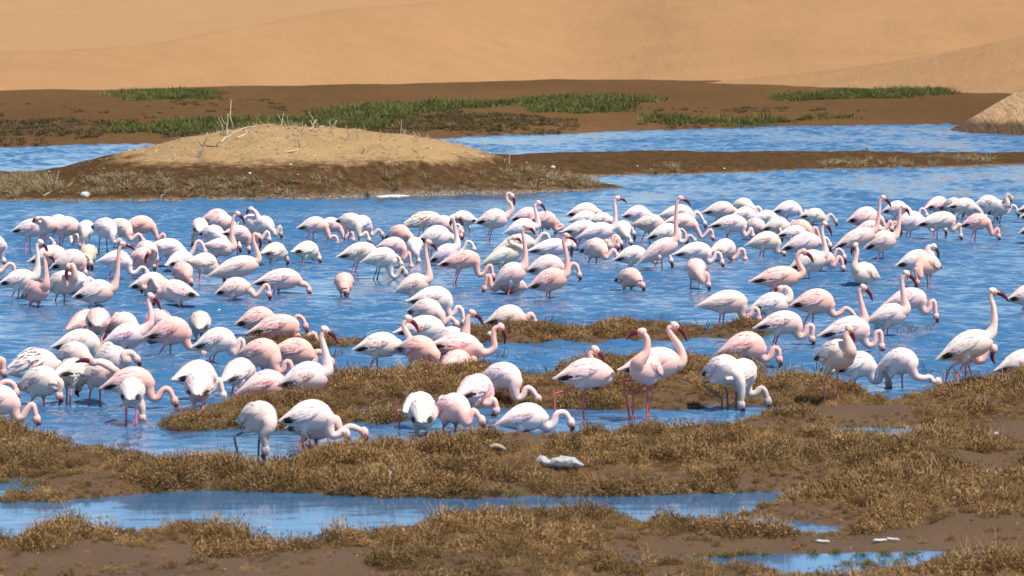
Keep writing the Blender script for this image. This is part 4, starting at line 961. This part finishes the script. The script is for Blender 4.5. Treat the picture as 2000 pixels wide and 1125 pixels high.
fm('M', 'p', (834, 672), (940, 676), 730, ('U', (978, 638), (988, 671), [(940, 688), (955, 688), (966, 677), (964, 658), (966, 642)]), legs=[[(816, 692), (842, 728)], [(897, 705), (900, 730)]])
fm('M', 'P', (862, 714), (914, 705), 734, ('F', 934, 730, [(910, 712), (916, 704), (924, 700), (930, 710)]))
fm('M', 'p', (946, 628), (1024, 613), 647, ('F', 1045, 640, [(1018, 630), (1023, 632), (1029, 622), (1036, 614), (1042, 619)]))
# P nearest birds beside the front marsh belt
fm('P', 'gj', (467, 818), (533, 814), 893, ('F', 517, 895, [(525, 836), (517, 850), (517, 862)]), legs=[[(457, 852), (472, 895)], [(506, 860), (502, 895)]])
fm('P', 'w', (543, 820), (649, 806), 874, ('F', 677, 862, [(640, 830), (646, 848), (658, 850), (668, 842)]))
fm('P', 'p', (560, 834), (650, 824), 864, ('F', 713, 860, [(654, 822), (662, 838), (672, 840), (682, 834), (692, 835)]))
fm('P', 'g', (822, 822), (829, 800), 851, None, sgn=1)
fm('P', 'w', (790, 802), (838, 790), 836, None, legs=[[(778, 800), (782, 834)], [(812, 818), (811, 836)]], sgn=1)
fm('P', 'pr', (846, 804), (912, 795), 840, ('F', 942, 836, [(906, 818), (912, 825), (920, 808), (926, 803), (935, 814)]))
fm('P', 'p', (891, 772), (957, 753), 814, ('N', [(950, 778), (948, 790), (956, 786), (961, 780), (967, 786)], (969, 800), (964, 824)), sgn=1, off=-.2)
fm('P', 'w', (933, 738), (1016, 733), 792, ('F', 1052, 794, [(1004, 758), (1008, 777), (1020, 775), (1029, 758), (1039, 762)]))
fm('P', 'w', (967, 826), (1067, 808), 844, ('F', 1116, 840, [(1058, 824), (1070, 834), (1081, 826), (1089, 808), (1104, 807)]))
fm('P', 'p', (1081, 736), (1192, 724), 822, ('U', (1162, 683), (1183, 711), [(1184, 742), (1191, 731), (1179, 716), (1158, 704), (1153, 692)]), legs=[[(1082, 770), (1087, 808)], [(1139, 782), (1141, 824)]])
fm('P', 'pr', (1297, 732), (1237, 714), 821, ('U', (1254, 648), (1224, 660), [(1250, 704), (1261, 690), (1264, 675), (1263, 660)]), legs=[[(1217, 744), (1236, 822)], [(1238, 766), (1234, 818)]], sgn=-1)
fm('P', 'p', (1207, 720), (1331, 702), 819, ('U', (1317, 636), (1343, 663), [(1326, 712), (1333, 698), (1326, 675), (1312, 655), (1306, 642)]), legs=[[(1265, 775), (1262, 820)], [(1264, 775), (1270, 820)]])
fm('P', 'P', (1398, 687), (1495, 671), 714, ('F', 1523, 714, [(1484, 692), (1494, 702), (1504, 696), (1512, 680), (1521, 684)]))
fm('P', 'wj', (1372, 728), (1442, 718), 801, ('F', 1449, 804, [(1446, 745), (1449, 765)]), legs=[[(1370, 749), (1410, 778), (1410, 800)], [(1420, 770), (1424, 801)]])
fm('P', 'gj', (1420, 738), (1468, 724), 801, ('F', 1501, 797, [(1459, 752), (1464, 768), (1476, 768), (1486, 758), (1494, 764)]), sgn=1)

# ---- a label for each bird: what it does, how it looks, and which of its kind it is
PLACE = {'A': 'in the back flock by the left edge', 'B': 'in the back flock below the mound crest', 'C': 'in the back flock below the mound tail', 'D': 'in the back flock past the mound',
         'E': 'in the back flock by the right edge', 'Q': 'wading off the right bank', 'N': 'in the near flock by the left edge', 'M': 'by the thin marsh strip', 'P': 'beside the front marsh belt'}
WORDS = {'feeding': 'feeding', 'tucked': 'head-hidden', 'upright': 'head-up', 'folded': 'neck-bent'}
ORD = ['first', 'second', 'third', 'fourth', 'fifth', 'sixth', 'seventh', 'eighth', 'ninth', 'tenth', 'eleventh', 'twelfth', 'thirteenth', 'fourteenth', 'fifteenth', 'sixteenth', 'seventeenth', 'eighteenth', 'nineteenth', 'twentieth']
keys = {}
for d in BIRDS: keys.setdefault((d['cl'], d['pose'], d['tint']), []).append(d)
for (cl, pose, tint), ds in keys.items():
    ds.sort(key=lambda d: d['x'])
    for n, d in enumerate(ds):
        nm = TWORD[tint]+' '+WORDS[pose]+' flamingo'
        lab = ('only ' if len(ds) == 1 else ORD[n]+' ')+nm+('' if len(ds) == 1 else ' from the left')+' '+PLACE[cl]
        d['o']['label'] = lab
# ================================================================== driftwood, stones, litter
def ray_hit(px, py, Ys, zf):
    r = ray(px, py); t = Ys/r[1]; x, z = r[0]*t, CAM_H+r[2]*t
    k = np.nonzero(z <= zf(x, Ys))[0]
    return np.array((x[k[0]], Ys[k[0]], z[k[0]])) if len(k) else gnd(px, py)
def on_bar(px, py):
    for k in range(40):                                        # a stick's foot may lie just behind the crest
        r = ray(px, py+k); Ys = np.arange(83, 96, .1); t = Ys/r[1]; x, z = r[0]*t, CAM_H+r[2]*t; i = np.nonzero(z <= bar_z(x, Ys))[0]
        if len(i): return np.array((x[i[0]], Ys[i[0]], z[i[0]]))
    return gnd(px, py)
def on_marsh(px, py): return ray_hit(px, py, np.arange(24, 56, .05), marsh_z)
STICKS = [([(443, 264), (444, 245), (446, 222)], .022), ([(439, 264), (434, 246), (426, 230)], .012), ([(384, 308), (399, 284), (405, 259)], .035), ([(461, 272), (474, 268), (481, 260), (487, 259), (491, 264)], .03),
          ([(432, 280), (450, 265), (482, 252), (503, 246)], .028), ([(530, 249), (521, 237)], .016), ([(548, 247), (551, 236), (554, 221)], .014), ([(568, 254), (578, 239)], .016), ([(582, 266), (590, 254), (598, 243)], .028),
          ([(588, 252), (591, 236)], .013), ([(606, 256), (612, 244), (618, 233)], .026), ([(614, 258), (628, 242), (634, 231), (645, 230), (656, 236)], .028), ([(617, 237), (639, 244), (664, 254)], .02), ([(641, 260), (654, 242), (657, 235)], .024),
          ([(679, 272), (684, 262), (690, 254)], .022), ([(513, 266), (532, 284), (548, 306)], .016), ([(554, 300), (580, 294), (600, 281)], .022), ([(536, 274), (560, 273), (583, 277)], .02), ([(461, 298), (492, 286), (501, 287)], .018),
          ([(400, 285), (425, 287), (443, 281)], .02), ([(783, 260), (784, 233)], .013), ([(785, 267), (793, 252)], .018), ([(819, 272), (806, 256)], .02), ([(704, 302), (715, 287)], .02), ([(903, 290), (908, 271)], .014), ([(950, 302), (945, 286), (940, 271)], .014),
          ([(994, 320), (996, 304), (987, 290)], .014), ([(588, 327), (599, 340)], .022), ([(607, 347), (628, 353)], .02), ([(311, 388), (320, 378), (333, 369)], .02), ([(85, 384), (108, 372), (134, 361)], .02), ([(540, 250), (534, 240)], .011), ([(546, 251), (560, 243)], .012), ([(556, 252), (566, 246)], .012)]
sl = []
for pts, r in STICKS:
    r *= 1.1
    b0 = on_bar(*pts[0]); lying = abs(pts[0][0]-pts[-1][0]) > abs(pts[0][1]-pts[-1][1])*1.6
    P = []
    for k, (px, py) in enumerate(pts):
        q = on_bar(px, py) if lying else atY(px, py, b0[1]+.04*k)
        P.append(q+np.array((0, 0, r*.6 if lying else (-.05 if k == 0 else 0))))
    Q = smooth_path(np.array(P), max(6, 3*len(P))); n = len(Q); Q[1:-1] += np.random.randn(n-2, 3)*r*.35
    b = MB(); b.tube(Q-P[0], np.linspace(r, r*.35, n), (0, 0, 0), 6)
    # a short side twig
    m = n//2; dv = (Q[m]-Q[m-1]); dv /= np.linalg.norm(dv); sv = np.cross(dv, (0, 1, 0))+np.array((0, -.3, .25)); sv /= np.linalg.norm(sv)
    ln = np.linalg.norm(Q[-1]-Q[0])*.28; b.tube(np.array([Q[m], Q[m]+(dv*.5+sv)*ln*.55, Q[m]+(dv+sv)*ln])-P[0], [r*.6, r*.45, r*.2], (0, 0, 0), 5)
    o = b.build('dead_branch', M_WOOD, None); o.location = P[0]; sl.append((pts[0][0], lying, o))
for ly in (False, True):
    q = sorted([s for s in sl if s[1] == ly], key=lambda s: s[0])
    for n, s in enumerate(q):
        od = ORD[n] if n < 20 else 'twenty-'+ORD[n-20]
        tag(s[2], ('dry dead branch lying on the mound, ' if ly else 'dead stick standing up from the mound, ')+od+' from the left', 'branch', 'dead branches on the mound')
# clods and shell bits on the mound
def clod(M_CLOD):
    bm = bmesh.new(); bmesh.ops.create_icosphere(bm, subdivisions=1, radius=.05)
    for v in bm.verts: v.co *= random.uniform(.6, 1.3); v.co.z *= .6
    me = bpy.data.meshes.new('clod'); bm.to_mesh(me); bm.free(); me.materials.append(M_CLOD); return bpy.data.objects.new('clod', me)
C_CLOD = proto('clods', [clod(M_CLOD) for _ in range(4)])
q = np.random.uniform((-13, 84), (14, 99), (6000, 2)); z = bar_z(q[:, 0], q[:, 1]); k = (z > .05) & (np.random.rand(len(z)) < np.clip(z*.7, .04, .9))
scatter('mound_clods', np.concatenate([q[k], z[k][:, None]], 1), np.random.uniform(.15, .85, k.sum())**1.6, C_CLOD, 'scattered clods and broken twigs over the sandy mound', 'debris')
C_CLOD2 = proto('dark_clods', [clod(M_CLOD2) for _ in range(4)])
q = np.random.uniform((-9, 24), (9, 50), (16000, 2)); sdm = marsh_sd(*q.T); q = q[(sdm > .05) & (np.abs(q[:, 0]) < q[:, 1]*.17)]
scatter('mud_clods', np.concatenate([q, marsh_z(*q.T)[:, None]], 1), np.random.uniform(.12, .5, len(q))**1.3, C_CLOD2, 'small clods and plant bits strewn over the marsh mud', 'debris')
C_TWIG = proto('twigs', [tuft('twig_litter', M_STRAW, 7, .22, .1, .012, 3.0, .5, 2, .15) for _ in range(4)])
q = np.random.uniform((-9, 85), (3, 96), (900, 2)); z = bar_z(q[:, 0], q[:, 1]); k = (z > .75)
scatter('twig_litter', np.concatenate([q[k], z[k][:, None]], 1), np.random.uniform(.5, 1.0, k.sum())*(1+.7*sstep(1.1, 1.45, z[k])), C_TWIG, 'fine dry twig litter over the mound crown', 'twig litter', .6)

def stone(px, py, wpx, hpx, label, mat=M_STONE, name='stone', cat='stone', on=on_marsh, z0=0.):
    p = on(px, py+hpx*.5); s = pxs(p[1]); bm = bmesh.new(); bmesh.ops.create_icosphere(bm, subdivisions=3, radius=1)
    rs = np.random.RandomState(int(px)); o3 = rs.uniform(0, 50, 3)
    for v in bm.verts:
        c = np.array(v.co); n = float(fbm(np.array([c[0]*1.4+o3[0]]), np.array([c[1]*1.4+c[2]*1.7+o3[1]]), int(px), 3)[0])
        f = 1+.32*n; v.co = Vector((c[0]*f*wpx/s/2, c[1]*f*wpx/s/2*.7, c[2]*f*hpx/s*.62))
    me = bpy.data.meshes.new(name); bm.to_mesh(me); bm.free(); me.shade_smooth(); me.materials.append(mat)
    o = bpy.data.objects.new(name, me); COL.objects.link(o); o.location = (p[0], p[1], p[2]+hpx/s*.35+z0); o.rotation_euler.z = rs.uniform(-.4, .4)
    return tag(o, label, cat)
stone(1597, 874, 30, 13, 'pale cream stone on bare mud above the right marsh plants')
stone(1943, 846, 14, 7, 'small white stone on dark mud at the right edge')
stone(960, 658, 20, 14, 'pale rounded stone in the thin marsh strip', z0=.04)
stone(166, 380, 20, 12, 'grey lump at the water edge below the mound', on=on_bar)
stone(1695, 290, 7, 8, 'small dark lump on top of the muddy bar', mat=M_CLOD, on=on_bar)
stone(1080, 311, 10, 5, 'small whitish shell on the muddy bar beside the mound', on=on_bar)
o = stone(768, 383, 68, 6, 'whitish salt crust patch along the mound shoreline', mat=M_SALT, name='salt_crust', cat='salt crust', on=on_bar)
# a weathered log among the plants
p = on_marsh(955, 886); q = on_marsh(988, 890); b = MB(); P = smooth_path(np.array([(0, 0, .05), (q-p)*.35+np.array((0, 0, .075)), (q-p)*.7+np.array((0, 0, .07)), (q-p)+np.array((0, 0, .05))]), 8)
b.tube(P, [.014, .022, .025, .024, .025, .022, .018, .01], (0, 0, 0), 7); o = b.build('driftwood', M_WOOD, None); o.location = p
tag(o, 'short pale driftwood piece on bare mud behind the plastic bag', 'driftwood')
# shed feathers: curved blades with a raised shaft
FE = [(1467, 776, 'white feather stuck upright in plants near the right channel', 1), (1606, 1063, 'white feather on grey mud at lower right, leftmost of three', 0), (1718, 1061, 'long white feather on grey mud, middle of three', 0), (1743, 1059, 'short white feather on grey mud, rightmost of three', 0),
      (762, 949, 'white feather caught in the front marsh plants', 1)]
for px, py, lab, upr in FE:
    p = on_marsh(px, py); v, f = [], []; L, wd = (.07, .026) if upr else (.11, .02)
    for i in range(6):
        t = i/5; w_ = wd*(math.sin(math.pi*min(t*.9+.1, 1))**.7)/2+.002; zc = .012*math.sin(math.pi*t)+.006*math.sin(9*t)
        for e in (-1, 0, 1): v.append((L*(t-.5), e*w_, zc+(.008 if e == 0 else 0)))
    for i in range(5):
        for e in range(2): k = i*3+e; f.append((k, k+1, k+4, k+3))
    o = mesh_obj('shed_feather', v, f, M_FEATHER); md = o.modifiers.new('thickness', 'SOLIDIFY'); md.thickness = .004
    o.location = (p[0], p[1], p[2]+(.09 if upr else .015)); o.rotation_euler = (.5, -1.2 if upr else 0, random.uniform(-.5, .5)); tag(o, lab, 'feather', 'shed white feathers')
# crumpled plastic bag
p = on_marsh(1092, 916); S = pxs(p[1]); L, nU, nV = 98/S, 40, 20; v, f = [], []
for i in range(nU):
    u = i/(nU-1); hh = np.interp(u, [0, .05, .13, .22, .3, .38, .55, .75, .88, 1], [.01, .075, .115, .105, .06, .085, .105, .095, .06, .008]); dd = np.interp(u, [0, .06, .2, .3, .45, .8, 1], [.01, .07, .11, .06, .12, .11, .01])
    for j in range(nV):
        a = 2*math.pi*j/nV; cr = 1+.42*float(fbm(np.array([u*11.]), np.array([math.cos(a)*2.2+math.sin(a)*3.6]), 4, 3)[0])+.05*math.sin(a*7+u*30)
        v.append(((u-.5)*L, math.cos(a)*dd*cr, .03+hh*.36+math.sin(a)*hh*.42*cr))
for i in range(nU-1):
    for j in range(nV): f.append((i*nV+j, i*nV+(j+1) % nV, (i+1)*nV+(j+1) % nV, (i+1)*nV+j))
o = mesh_obj('plastic_bag', v, f, M_BAG); o.location = p; tag(o, 'crumpled translucent whitish plastic bag lying on the brown marsh plants', 'plastic bag')
